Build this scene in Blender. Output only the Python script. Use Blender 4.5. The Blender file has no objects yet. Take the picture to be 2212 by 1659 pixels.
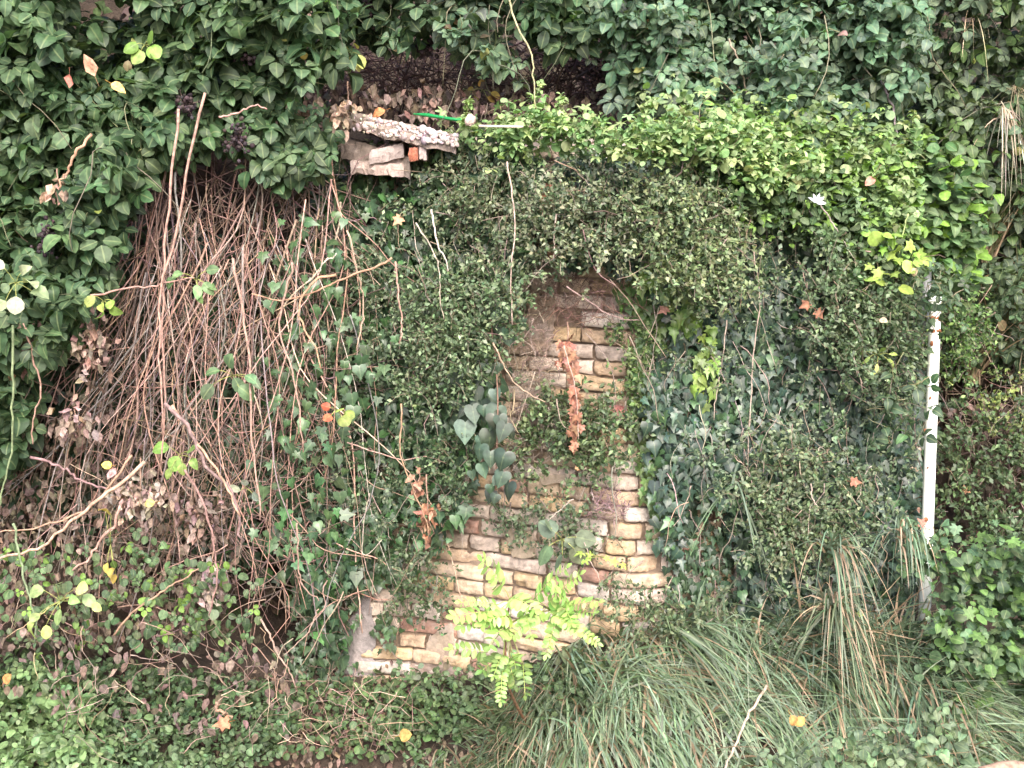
import bpy, math
import numpy as np
R = math.radians
rng = np.random.default_rng(7)
C = bpy.context.scene.collection
SC = bpy.context.scene
# ------------------------------------------------------------------ camera
CAM = np.array([0.0, -4.2, 1.55]); PITCH = R(9.0); FPX = 2657.0
cd = bpy.data.cameras.new('camera'); cd.sensor_width = 36; cd.lens = 36 * FPX / 2212; cd.clip_end = 500
co = bpy.data.objects.new('camera', cd); C.objects.link(co)
co.location = CAM; co.rotation_euler = (R(90) - PITCH, 0, 0)
SC.camera = co
# ------------------------------------------------------------------ world, sun, exposure
SUN_EL, SUN_AZ = 42, 170            # azimuth measured clockwise from +Y (north)
w = bpy.data.worlds.new("World"); SC.world = w; w.use_nodes = True
nt = w.node_tree
bg = nt.nodes['Background']
sky = nt.nodes.new('ShaderNodeTexSky'); sky.sky_type = 'NISHITA'; sky.sun_disc = False
sky.sun_elevation = R(SUN_EL); sky.sun_rotation = R(SUN_AZ); sky.dust_density = 4.0; sky.air_density = 0.8; sky.ozone_density = 0.6
nt.links.new(sky.outputs[0], bg.inputs[0]); bg.inputs[1].default_value = 0.15
sl = bpy.data.lights.new('sun', 'SUN'); sl.energy = 1.2; sl.angle = R(35); sl.color = (1.0, 0.96, 0.92)
so = bpy.data.objects.new('sun', sl); C.objects.link(so)
so.rotation_euler = (R(90 - SUN_EL), 0, R(180 - SUN_AZ)); so.location = (0, -3, 6)
SC.view_settings.view_transform = 'Standard'; SC.view_settings.look = 'None'
SC.view_settings.exposure = 1.85; SC.view_settings.gamma = 1.0

# ------------------------------------------------------------------ helpers
def W(px, py, Y):
    """photo position (2212 x 1659) at world depth Y -> world point"""
    px = np.asarray(px, float); py = np.asarray(py, float); Y = np.asarray(Y, float)
    cp, sp = math.cos(PITCH), math.sin(PITCH)
    dx = px - 1106.0; v = 829.5 - py
    dy = cp * FPX + sp * v; dz = -sp * FPX + cp * v
    t = (Y - CAM[1]) / dy
    return np.stack([CAM[0] + dx * t, CAM[1] + dy * t, CAM[2] + dz * t], -1)

def nz(v): return v / np.maximum(np.linalg.norm(v, axis=-1, keepdims=True), 1e-9)
_g = np.random.default_rng(99).random((64, 64))
def vnoise(x, y):
    x = np.asarray(x, float) + 1000; y = np.asarray(y, float) + 1000
    xi = np.floor(x).astype(int); yi = np.floor(y).astype(int); fx = x - xi; fy = y - yi
    fx = fx * fx * (3 - 2 * fx); fy = fy * fy * (3 - 2 * fy)
    g = lambda a, b: _g[a % 64, b % 64]
    return (g(xi, yi) * (1 - fx) + g(xi + 1, yi) * fx) * (1 - fy) + (g(xi, yi + 1) * (1 - fx) + g(xi + 1, yi + 1) * fx) * fy
def fbm(x, y): return vnoise(x, y) * .55 + vnoise(x * 2.1 + 7, y * 2.1 + 3) * .3 + vnoise(x * 4.3 + 1, y * 4.3 + 9) * .15

def inpoly(x, y, poly):
    r = np.zeros(x.shape, bool); n = len(poly)
    for i in range(n):
        x1, y1 = poly[i]; x2, y2 = poly[(i + 1) % n]
        c = ((y1 > y) != (y2 > y)) & (x < (x2 - x1) * (y - y1) / ((y2 - y1) or 1e-9) + x1)
        r ^= c
    return r

class M:
    """collects vertices, triangles and per-vertex tint"""
    def __init__(s): s.v = []; s.f = []; s.c = []; s.n = 0
    def add(s, v, f, c, a=None):
        v = np.asarray(v, float).reshape(-1, 3); f = np.asarray(f, int).reshape(-1, 3)
        c = np.broadcast_to(np.asarray(c, float), (len(v), 3))
        a = np.ones(len(v)) if a is None else np.asarray(a, float)
        s.v.append(v); s.f.append(f + s.n); s.c.append(np.concatenate([c, a[:, None]], 1)); s.n += len(v)
        return s
ORIG = {}
def mk(name, m, mat, parent=None, loc=None, smooth=True):
    v = np.concatenate(m.v); f = np.concatenate(m.f); c = np.concatenate(m.c)
    if parent is not None: o0 = ORIG[parent.name]
    else: o0 = np.array(loc if loc is not None else (0, 0, 0), float)
    me = bpy.data.meshes.new(name)
    me.vertices.add(len(v)); me.vertices.foreach_set('co', (v - o0).astype(np.float32).ravel())
    me.loops.add(len(f) * 3); me.loops.foreach_set('vertex_index', f.astype(np.int32).ravel())
    me.polygons.add(len(f)); me.polygons.foreach_set('loop_start', np.arange(0, len(f) * 3, 3, dtype=np.int32))
    me.polygons.foreach_set('use_smooth', np.full(len(f), smooth, bool))
    me.update(); me.validate()
    at = me.attributes.new('tint', 'FLOAT_COLOR', 'POINT'); at.data.foreach_set('color', c.astype(np.float32).ravel())
    me.materials.append(mat)
    o = bpy.data.objects.new(name, me); C.objects.link(o)
    if parent is not None: o.parent = parent
    else: o.location = o0
    ORIG[o.name] = o0
    return o
def tag(o, label=None, cat=None, group=None, kind=None):
    if label: o['label'] = label
    if cat: o['category'] = cat
    if group: o['group'] = group
    if kind: o['kind'] = kind
    return o
def thing(name, loc, label, cat, group=None):
    o = bpy.data.objects.new(name, None); C.objects.link(o); o.location = loc; o.empty_display_size = .05
    ORIG[o.name] = np.array(loc, float)
    return tag(o, label, cat, group)

# ------------------------------------------------------------------ materials
def newmat(name):
    m = bpy.data.materials.new(name); m.use_nodes = True
    return m, m.node_tree, m.node_tree.nodes['Principled BSDF']
def leafmat(name, rough=.45, trans=.3, spec=.5, vein=.35, var=.35, nscale=60):
    m, t, p = newmat(name); N = t.nodes; L = t.links
    a = N.new('ShaderNodeAttribute'); a.attribute_name = 'tint'
    g = N.new('ShaderNodeNewGeometry'); n = N.new('ShaderNodeTexNoise'); n.inputs['Scale'].default_value = nscale; n.inputs['Detail'].default_value = 3
    L.new(g.outputs['Position'], n.inputs['Vector'])
    mr = N.new('ShaderNodeMapRange'); mr.inputs[1].default_value = .3; mr.inputs[2].default_value = .7
    mr.inputs[3].default_value = 1 - var; mr.inputs[4].default_value = 1 + var; L.new(n.outputs[0], mr.inputs[0])
    mx = N.new('ShaderNodeVectorMath'); mx.operation = 'SCALE'; L.new(a.outputs['Color'], mx.inputs[0]); L.new(mr.outputs[0], mx.inputs['Scale'])
    vr = N.new('ShaderNodeMapRange'); vr.inputs[1].default_value = .02; vr.inputs[2].default_value = .16; vr.inputs[3].default_value = vein; vr.inputs[4].default_value = 0
    L.new(a.outputs['Alpha'], vr.inputs[0])
    vm = N.new('ShaderNodeMix'); vm.data_type = 'RGBA'; L.new(vr.outputs[0], vm.inputs[0]); L.new(mx.outputs[0], vm.inputs[6]); vm.inputs[7].default_value = (.35, .42, .2, 1)
    L.new(vm.outputs[2], p.inputs['Base Color']); p.inputs['Roughness'].default_value = rough; p.inputs['Specular IOR Level'].default_value = spec
    if trans > 0:
        tr = N.new('ShaderNodeBsdfTranslucent')
        ty = N.new('ShaderNodeVectorMath'); ty.operation = 'MULTIPLY'; ty.inputs[1].default_value = (1.25, 1.3, .6); L.new(vm.outputs[2], ty.inputs[0]); L.new(ty.outputs[0], tr.inputs[0])
        ms = N.new('ShaderNodeMixShader'); ms.inputs[0].default_value = trans
        L.new(p.outputs[0], ms.inputs[1]); L.new(tr.outputs[0], ms.inputs[2]); L.new(ms.outputs[0], N['Material Output'].inputs[0])
    return m
GREEN = leafmat('leaf_green', rough=.55, spec=.4)
IVYM = leafmat('leaf_ivy', rough=.38, trans=.12, vein=.22)
SMALL = leafmat('leaf_small', rough=.5, trans=.3, vein=0)
DEAD = leafmat('leaf_dead', rough=.8, trans=.15, spec=.2, vein=.1, var=.45, nscale=90)
GRASSM = leafmat('grass_blade', rough=.5, trans=.25, vein=0, var=.25, nscale=30)
WOOD = leafmat('stem_bark', rough=.75, trans=0, spec=.3, vein=0, var=.4, nscale=70)

def stonemat(name, scale=25, bump=.5, rough=.92, ramp=None, speck=.35, bdist=.01):
    """tinted masonry: two scales of mottling, lichen/mortar smears and pitted bump"""
    m, t, p = newmat(name); N = t.nodes; L = t.links
    a = N.new('ShaderNodeAttribute'); a.attribute_name = 'tint'
    g = N.new('ShaderNodeNewGeometry')
    n = N.new('ShaderNodeTexNoise'); n.inputs['Scale'].default_value = scale; n.inputs['Detail'].default_value = 8; n.inputs['Roughness'].default_value = .7
    L.new(g.outputs['Position'], n.inputs['Vector'])
    mr = N.new('ShaderNodeMapRange'); mr.inputs[1].default_value = .3; mr.inputs[2].default_value = .7; mr.inputs[3].default_value = 1 - speck; mr.inputs[4].default_value = 1 + speck; L.new(n.outputs[0], mr.inputs[0])
    mx = N.new('ShaderNodeVectorMath'); mx.operation = 'SCALE'; L.new(a.outputs['Color'], mx.inputs[0]); L.new(mr.outputs[0], mx.inputs['Scale'])
    n2 = N.new('ShaderNodeTexNoise'); n2.inputs['Scale'].default_value = 9; n2.inputs['Detail'].default_value = 6; n2.inputs['Roughness'].default_value = .65; L.new(g.outputs['Position'], n2.inputs['Vector'])
    r2 = N.new('ShaderNodeMapRange'); r2.inputs[1].default_value = .5; r2.inputs[2].default_value = .68; L.new(n2.outputs[0], r2.inputs[0])
    m2 = N.new('ShaderNodeMix'); m2.data_type = 'RGBA'; m2.inputs[7].default_value = ramp or (.50, .40, .35, 1)
    k = N.new('ShaderNodeMath'); k.operation = 'MULTIPLY'; k.inputs[1].default_value = .65; L.new(r2.outputs[0], k.inputs[0]); L.new(k.outputs[0], m2.inputs[0]); L.new(mx.outputs[0], m2.inputs[6])
    n3 = N.new('ShaderNodeTexNoise'); n3.inputs['Scale'].default_value = 5.5; n3.inputs['Detail'].default_value = 9; n3.inputs['Roughness'].default_value = .7
    o = N.new('ShaderNodeVectorMath'); o.inputs[1].default_value = (7, 3, 5); L.new(g.outputs['Position'], o.inputs[0]); L.new(o.outputs[0], n3.inputs['Vector'])
    r3 = N.new('ShaderNodeMapRange'); r3.inputs[1].default_value = .55; r3.inputs[2].default_value = .72; r3.inputs[4].default_value = .32; L.new(n3.outputs[0], r3.inputs[0])
    m3 = N.new('ShaderNodeMix'); m3.data_type = 'RGBA'; m3.inputs[7].default_value = (.13, .11, .06, 1); L.new(r3.outputs[0], m3.inputs[0]); L.new(m2.outputs[2], m3.inputs[6])
    L.new(m3.outputs[2], p.inputs['Base Color']); p.inputs['Roughness'].default_value = rough; p.inputs['Specular IOR Level'].default_value = .25
    nb = N.new('ShaderNodeTexNoise'); nb.inputs['Scale'].default_value = 90; nb.inputs['Detail'].default_value = 8; nb.inputs['Roughness'].default_value = .75; L.new(g.outputs['Position'], nb.inputs['Vector'])
    b = N.new('ShaderNodeBump'); b.inputs['Strength'].default_value = bump; b.inputs['Distance'].default_value = bdist; L.new(nb.outputs[0], b.inputs['Height']); L.new(b.outputs[0], p.inputs['Normal'])
    return m
BRICK = stonemat('weathered_brick', bump=1.0, speck=.5, bdist=.012)
CONC = stonemat('rough_concrete', scale=40, bump=.8, ramp=(.5, .42, .4, 1))
MORT = stonemat('old_mortar', scale=30, bump=.9, ramp=(.2, .14, .1, 1), bdist=.02)
def soilmat():
    m, t, p = newmat('soil'); N = t.nodes; L = t.links
    g = N.new('ShaderNodeNewGeometry'); n = N.new('ShaderNodeTexNoise'); n.inputs['Scale'].default_value = 14; n.inputs['Detail'].default_value = 10; n.inputs['Roughness'].default_value = .75
    L.new(g.outputs['Position'], n.inputs['Vector'])
    r = N.new('ShaderNodeValToRGB'); e = r.color_ramp.elements; e[0].position = .3; e[0].color = (.022, .016, .012, 1); e[1].position = .7; e[1].color = (.10, .07, .05, 1)
    L.new(n.outputs[0], r.inputs[0]); L.new(r.outputs[0], p.inputs['Base Color']); p.inputs['Roughness'].default_value = .95
    b = N.new('ShaderNodeBump'); b.inputs['Strength'].default_value = 1; b.inputs['Distance'].default_value = .03; L.new(n.outputs[0], b.inputs['Height']); L.new(b.outputs[0], p.inputs['Normal'])
    return m
SOIL = soilmat()
def paint(name, rough=.5):
    m, t, p = newmat(name); N = t.nodes; L = t.links
    a = N.new('ShaderNodeAttribute'); a.attribute_name = 'tint'
    g = N.new('ShaderNodeNewGeometry'); n = N.new('ShaderNodeTexNoise'); n.inputs['Scale'].default_value = 25; n.inputs['Detail'].default_value = 8; n.inputs['Roughness'].default_value = .7
    L.new(g.outputs['Position'], n.inputs['Vector'])
    mr = N.new('ShaderNodeMapRange'); mr.inputs[1].default_value = .62; mr.inputs[2].default_value = .72; mr.inputs[4].default_value = .7; L.new(n.outputs[0], mr.inputs[0])
    mx = N.new('ShaderNodeMix'); mx.data_type = 'RGBA'; L.new(mr.outputs[0], mx.inputs[0]); L.new(a.outputs['Color'], mx.inputs[6]); mx.inputs[7].default_value = (.3, .24, .17, 1)
    L.new(mx.outputs[2], p.inputs['Base Color']); p.inputs['Roughness'].default_value = rough
    return m
PAINT = paint('chipped_paint', .45)
LIMEM = leafmat('leaf_sapling', rough=.5, trans=.14, vein=.25, var=.2)
PLASTIC = leafmat('green_plastic', rough=.3, trans=.2, vein=0, var=.1)

# ------------------------------------------------------------------ surfaces: visible face of wall and bank
_kx = np.array([-3.5, -1.8, -1.2, -0.75, -0.35, 0.1, 0.36, 0.7, 1.1, 1.38, 1.52, 2.0, 3.5])
_ky = np.array([-0.1, 0.05, 0.14, 0.17, 0.04, -0.27, -0.44, -0.34, -0.24, -0.18, 0.25, 0.35, 0.2])
def planY(x): return sum(np.interp(np.asarray(x) + d, _kx, _ky) for d in (-.05, -.025, 0, .025, .05)) / 5
def faceY(px, py):
    Y = np.zeros(np.shape(px))
    for _ in range(5):
        p = W(px, py, Y); Y = planY(p[..., 0]) + .10 * np.clip(p[..., 2], 0, 2.2)
    return Y
def groundZ(x, y):
    s = np.interp(np.asarray(x), [-3, -.9, -.4, -.05, .25, .6, 1.6, 3], [-.22, -.2, -.21, -.10, .10, .17, .20, .22])
    dy = planY(x) - np.asarray(y); z = s - .55 * np.clip(dy, 0, 1.1) - .1 * np.clip(dy - 1.1, 0, 3)
    return z + .03 * (fbm(np.asarray(x) * 3, np.asarray(y) * 3) - .5)

def groundHit(px, py):
    lo = np.full(np.shape(px), -3.6); hi = planY(W(px, py, 0.)[..., 0]) - .02
    for _ in range(26):
        mid = (lo + hi) / 2; p = W(px, py, mid); under = p[..., 2] < groundZ(p[..., 0], p[..., 1])
        hi = np.where(under, mid, hi); lo = np.where(under, lo, mid)
    return lo - .012
# ground and bank --------------------------------------------------
def grid(xs, ys, f):
    X, Y = np.meshgrid(xs, ys); P = f(X, Y).reshape(-1, 3); nx, ny = len(xs), len(ys)
    i, j = np.meshgrid(np.arange(nx - 1), np.arange(ny - 1)); a = (j * nx + i).ravel()
    return P, np.concatenate([np.stack([a, a + 1, a + nx + 1], 1), np.stack([a, a + nx + 1, a + nx], 1)])
gx = np.concatenate([[-60, -30, -12, -6], np.linspace(-3.5, 3.5, 120), [6, 12, 30, 60]])
gy = np.concatenate([[-80, -30, -12, -7, -5, -4], np.linspace(-3, 1.2, 90)])
P, F = grid(gx, gy, lambda X, Y: np.stack([X, Y, groundZ(X, Y)], -1))
tag(mk('ground', M().add(P, F, (.05, .04, .03)), SOIL), kind='structure')
def bankf(X, Z):
    y = planY(X) + .16 + .12 * Z
    inw = np.clip((X + .75) / .1, 0, 1) * np.clip((1.5 - X) / .1, 0, 1)
    y = y + inw * .3
    top = np.clip((Z - 1.72) / .1, 0, 1) * np.clip((X + 1.3) / .4, 0, 1)
    y = y * (1 - top) + top * (.85 + .35 * (Z - 1.8))
    y = y + np.clip(Z - 2.6, 0, 9) * 1.2
    y = y + .5 * np.exp(-((X + .76) / .22) ** 2 - ((Z + .02) / .24) ** 2)
    y = y + .16 * (fbm(X * 2.2, Z * 2.2) - .5) + .05 * (fbm(X * 9, Z * 9) - .5)
    return np.stack([X, y, Z], -1)
P, F = grid(np.concatenate([[-60, -25, -10, -5], np.linspace(-3.5, 3.5, 160), [5, 10, 25, 60]]), np.concatenate([[-.8], np.linspace(-.3, 3, 90), [3.6, 4.5, 6]]), bankf)
tag(mk('bank', M().add(P, F, (.05, .04, .03)), SOIL), kind='structure')

# ------------------------------------------------------------------ shapes
def tubes(m, pts, r0, r1=None, col=(.3, .2, .15), sides=5):
    pts = np.asarray(pts, float); n = len(pts); r1 = r0 if r1 is None else r1
    t = nz(np.gradient(pts, axis=0)); ref = np.array([.3, 1., .2]); s = nz(np.cross(t, ref)); u = np.cross(s, t)
    a = np.arange(sides) * 2 * math.pi / sides; r = np.linspace(r0, r1, n)[:, None, None]
    V = pts[:, None] + r * (np.cos(a)[None, :, None] * s[:, None] + np.sin(a)[None, :, None] * u[:, None])
    i, j = np.meshgrid(np.arange(n - 1), np.arange(sides), indexing='ij'); k = (j + 1) % sides
    A, B, Cc, D = (i * sides + j).ravel(), (i * sides + k).ravel(), ((i + 1) * sides + k).ravel(), ((i + 1) * sides + j).ravel()
    F = np.concatenate([np.stack([A, B, Cc], 1), np.stack([A, Cc, D], 1)])
    e0 = [[0, q + 1, q] for q in range(1, sides - 1)]; b = (n - 1) * sides; e1 = [[b, b + q, b + q + 1] for q in range(1, sides - 1)]
    m.add(V.reshape(-1, 3), np.concatenate([F, e0, e1]), col)
    return m
def spline(ctrl, n=14):
    c = np.asarray(ctrl, float)
    if len(c) == 2: return c[0] + (c[1] - c[0]) * np.linspace(0, 1, n)[:, None]
    d = np.r_[0, np.cumsum(np.linalg.norm(np.diff(c, axis=0), axis=1))]; q = np.linspace(0, d[-1], n)
    P = np.concatenate([[2 * c[0] - c[1]], c, [2 * c[-1] - c[-2]]]); out = []
    for s in q:
        i = min(np.searchsorted(d, s, 'right') - 1, len(c) - 2); t = (s - d[i]) / (d[i + 1] - d[i]); p0, p1, p2, p3 = P[i:i + 4]
        out.append(.5 * (2 * p1 + (p2 - p0) * t + (2 * p0 - 5 * p1 + 4 * p2 - p3) * t * t + (3 * p1 - p0 - 3 * p2 + p3) * t ** 3))
    return np.array(out)
def wob(p, a, f=2.5):
    n = len(p); t = np.linspace(0, 1, n); q = p.copy()
    for k in range(3):
        for h in (1, 2, 3): q[:, k] += a / h * rng.normal() * np.sin(t * math.pi * h * f / 2 + rng.random() * 6)
    return q

# leaf templates: columns u (towards tip), v (side), w (out), alpha = distance from midrib
def t_ovate(width=.34, fold=.12, curl=.12, st=5, serr=0.0, pos=.42):
    V = [[0, 0, 0, 0]]; F = []
    for i in range(1, st):
        t = i / st; wd = width * math.sin(math.pi * t ** (math.log(.5) / math.log(pos))) ** .62; wd *= 1 + (serr if i % 2 else -serr)
        z = -curl * (t - .3) ** 2 * 2
        V += [[t, -wd, z + fold * wd * 2, 1], [t, 0, z, 0], [t, wd, z + fold * wd * 2, 1]]
    V.append([1, 0, -curl, 0])
    F += [[0, 2, 1], [0, 3, 2]]
    for i in range(st - 2):
        b = 1 + 3 * i
        F += [[b, b + 1, b + 4], [b, b + 4, b + 3], [b + 1, b + 2, b + 5], [b + 1, b + 5, b + 4]]
    b = 1 + 3 * (st - 2); e = len(V) - 1
    F += [[b, b + 1, e], [b + 1, b + 2, e]]
    return np.array(V, float), np.array(F)
def t_fan(outl, c=(.3, 0), curl=.15, cup=.05):
    o = [(u, v) for u, v in outl] + [(u, -v) for u, v in outl[::-1] if abs(v) > 1e-6]
    V = [[c[0], c[1], .03, 0]]
    for u, v in o:
        V.append([u, v, -curl * max(0, u - .2) ** 2 - cup * abs(v), 0 if abs(v) < 1e-6 else 1])
    n = len(o); F = [[0, 1 + (i + 1) % n, 1 + i] for i in range(n)]
    return np.array(V, float), np.array(F)
IVY = t_fan([(0, 0), (-.14, .16), (-.04, .46), (.18, .30), (.42, .50), (.52, .20), (.98, 0)])
IVY2 = t_fan([(0, 0), (-.1, .2), (.02, .40), (.2, .28), (.36, .36), (.5, .17), (1.02, 0)], curl=.3)
IVY3 = t_fan([(0, 0), (-.1, .14), (-.06, .38), (.12, .40), (.3, .42), (.5, .26), (.75, .12), (1.0, 0)], curl=.3, cup=.12)
IVY4 = t_fan([(0, 0), (-.16, .1), (-.1, .3), (.12, .18), (.26, .40), (.4, .15), (.7, .09), (1.05, 0)], curl=.2)
HEART = t_fan([(0, 0), (-.09, .08), (-.13, .2), (-.12, .34), (0, .45), (.15, .5), (.28, .45), (.45, .40), (.65, .26), (.85, .1), (1.0, 0)], cup=.16, curl=.3)
ROUND = t_fan([(0, 0), (-.05, .15), (.0, .3), (.15, .43), (.35, .48), (.55, .46), (.75, .34), (.92, .16), (1.0, 0)], cup=.18)
LOBED = t_fan([(0, 0), (-.2, .2), (-.12, .5), (.1, .32), (.3, .62), (.42, .28), (.68, .4), (.7, .18), (1.02, 0)], curl=.2)
OV = t_ovate(); OVB = t_ovate(.39, .1, .3, 8, .04, .5); NARROW = t_ovate(.2, .1, .25, 4)
SM = t_ovate(.3, .15, .15, 2)
LFT = t_ovate(.27, .05, .1, 6, 0, .5)
CRINK = (np.array([[0, 0, 0, 0], [.3, -.25, .12, 1], [.35, 0, -.1, 0], [.3, .22, .16, 1], [.7, -.15, -.05, 1], [.7, 0, .14, 0], [.65, .2, -.04, 1], [1, .05, .1, 0]], float),
         np.array([[0, 2, 1], [0, 3, 2], [1, 2, 5], [1, 5, 4], [2, 3, 6], [2, 6, 5], [4, 5, 7], [5, 6, 7]]))
def compound(base, specs):
    V = []; F = []; n = 0
    for (ou, ov, ang, s, tw) in specs:
        b = base[0].copy(); c, sn = math.cos(ang), math.sin(ang)
        u = b[:, 0] * s * c - b[:, 1] * s * sn + ou; v = b[:, 0] * s * sn + b[:, 1] * s * c + ov
        V.append(np.stack([u, v, b[:, 2] * s + tw * b[:, 1], b[:, 3]], 1)); F.append(base[1] + n); n += len(b)
    return np.concatenate(V), np.concatenate(F)
TRI = compound(OVB, [(.34, 0, 0, .74, .15), (.16, .08, 1.3, .62, -.25), (.16, -.08, -1.3, .62, .25)])
TRI2 = compound(OVB, [(.36, 0, .1, .7, -.2), (.18, .08, 1.5, .58, .35), (.14, -.06, -1.15, .62, .1)])
FIVE = compound(OVB, [(.34, 0, 0, .66, .15), (.24, .1, .95, .56, -.25), (.24, -.1, -.95, .56, .25), (.05, .05, 1.9, .46, .2), (.05, -.05, -1.9, .46, -.2)])
STAR = compound(NARROW, [(0, 0, a, s, .1) for a, s in ((0, 1), (1.1, .8), (-1.1, .8), (2.2, .7), (-2.2, .7))])
def leaves(m, tpls, pos, size, tip, nrm, col, bend=None):
    """scatter instances of the templates: arrays pos (N,3), size (N), tip/nrm (N,3), col (N,3)"""
    pick = rng.integers(0, len(tpls), len(pos))
    T = nz(tip); S = nz(np.cross(nrm, T)); Nn = np.cross(T, S)
    for k, (V, F) in enumerate(tpls):
        q = np.where(pick == k)[0]
        if not len(q): continue
        st = rng.uniform(.8, 1.2, len(q)); cw = rng.uniform(.2, 2.2, len(q))
        P = pos[q][:, None] + size[q][:, None, None] * (V[None, :, 0, None] * T[q][:, None] + (V[None, :, 1] * st[:, None])[..., None] * S[q][:, None] + (V[None, :, 2] * cw[:, None])[..., None] * Nn[q][:, None])
        f = F[None] + (np.arange(len(q)) * len(V))[:, None, None]
        m.add(P.reshape(-1, 3), f.reshape(-1, 3), np.repeat(col[q], len(V), 0), np.tile(V[:, 3], len(q)))
    return m
def scatter(poly, n, feather=8, clump=0., cs=90., holes=()):
    xs = [p[0] for p in poly]; ys = [p[1] for p in poly]; ox, oy = [], []; got = 0
    seed = rng.random() * 50
    while got < n:
        x = rng.uniform(min(xs), max(xs), n * 2); y = rng.uniform(min(ys), max(ys), n * 2)
        k = inpoly(x, y, poly)
        for h in holes: k &= ~inpoly(x, y, h)
        if clump > 0: k &= (fbm(x / cs + seed, y / cs) + rng.random(len(x)) * .25) > clump
        ox.append(x[k]); oy.append(y[k]); got += k.sum()
        if k.sum() == 0: break
    x = np.concatenate(ox)[:n]; y = np.concatenate(oy)[:n]
    return x + rng.normal(0, feather, len(x)), y + rng.normal(0, feather, len(x))
def colours(n, c, spread=.22, alt=None, pa=0.):
    c = np.asarray(c, float); c = c * .84 + c.mean() * .16; o = c[None] * np.exp(rng.normal(0, spread, (n, 1))) * np.exp(rng.normal(0, .07, (n, 3)))
    if alt is not None:
        k = rng.random(n) < pa; o[k] = np.asarray(alt)[None] * np.exp(rng.normal(0, .25, (k.sum(), 1)))
    return np.clip(o, .002, .9)
def foliage(m, poly, n, tpl, size, col, off=0.05, thick=.1, bulge=.15, bs=140., tip=(0, -.3, -1), tj=.45, nrm=(0, -1, .7), nj=.4,
            feather=8, clump=0., cs=90., holes=(), Y=None, spread=.22, alt=None, pa=0.):
    x, y = scatter(poly, n, feather, clump, cs, holes)
    base = faceY(x, y) if Y is None else (np.full(len(x), float(Y)) if np.isscalar(Y) else Y(x, y))
    sd = rng.random() * 40
    d = base - off - bulge * (fbm(x / bs + sd, y / bs)) * 1.3 - thick * rng.random(len(x)) ** 1.5 + thick * .3
    P = W(x, y, d); k = P[:, 2] > groundZ(P[:, 0], P[:, 1]) - .01; P = P[k]; n = len(P)
    leaves(m, tpl, P, rng.uniform(size[0], size[1], n), np.array(tip) + rng.normal(0, tj, (n, 3)), np.array(nrm) + rng.normal(0, nj, (n, 3)), colours(n, col, spread, alt, pa))
    return P
def twigs(m, P, n, L, r, col, down=.3, jit=.6):
    """short stems running among the leaves at P"""
    if not len(P): return m
    for i in rng.integers(0, len(P), n):
        d = nz(rng.normal(0, jit, 3) + np.array([0, -.1, -down])); l = rng.uniform(.5, 1.2) * L
        a = P[i] - d * l * .5 + np.array([0, .02, 0]); b = a + d * l
        p = wob(spline([a, b], 7), l * .06); tubes(m, p, r * rng.uniform(.7, 1.2), r * .5, colours(1, col, .25)[0], 4)
    return m
GTONE = (.055, .115, .04)
BARK = (.20, .12, .09)
def plant(name, label, cat, base, fol, fmat, stem=None, group=None):
    t = thing(name, tuple(base), label, cat, group)
    mk('foliage', fol, fmat, t)
    if stem is not None and stem.n: mk('stem', stem, WOOD, t)
    return t

# ================================================================== THE WALL
t = thing('brick_wall', (.36, -.2, .05), 'old battered ochre brick wall half hidden under ivy with exposed courses in its middle', 'wall')
def wallp(x, z, out=0.0):
    y = planY(x) + .10 * z
    dx = .01; dy = (planY(x + dx) - planY(x - dx)) / (2 * dx); n = nz(np.stack([dy, -np.ones_like(dy), np.zeros_like(dy)], -1))
    return np.stack([x, y, z], -1) + n * np.asarray(out)[..., None]
ztop = 1.70
P, F = grid(np.linspace(-.66, 1.42, 120), np.linspace(-.4, ztop, 110), lambda X, Z: wallp(X, Z, -.014 + .02 * (fbm(X * 12, Z * 12) - .5)))
P2 = P + np.array([0, .28, 0]); m = M(); m.add(P, F, (.33, .25, .19)); m.add(P2, F[:, ::-1], (.19, .13, .085))
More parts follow.
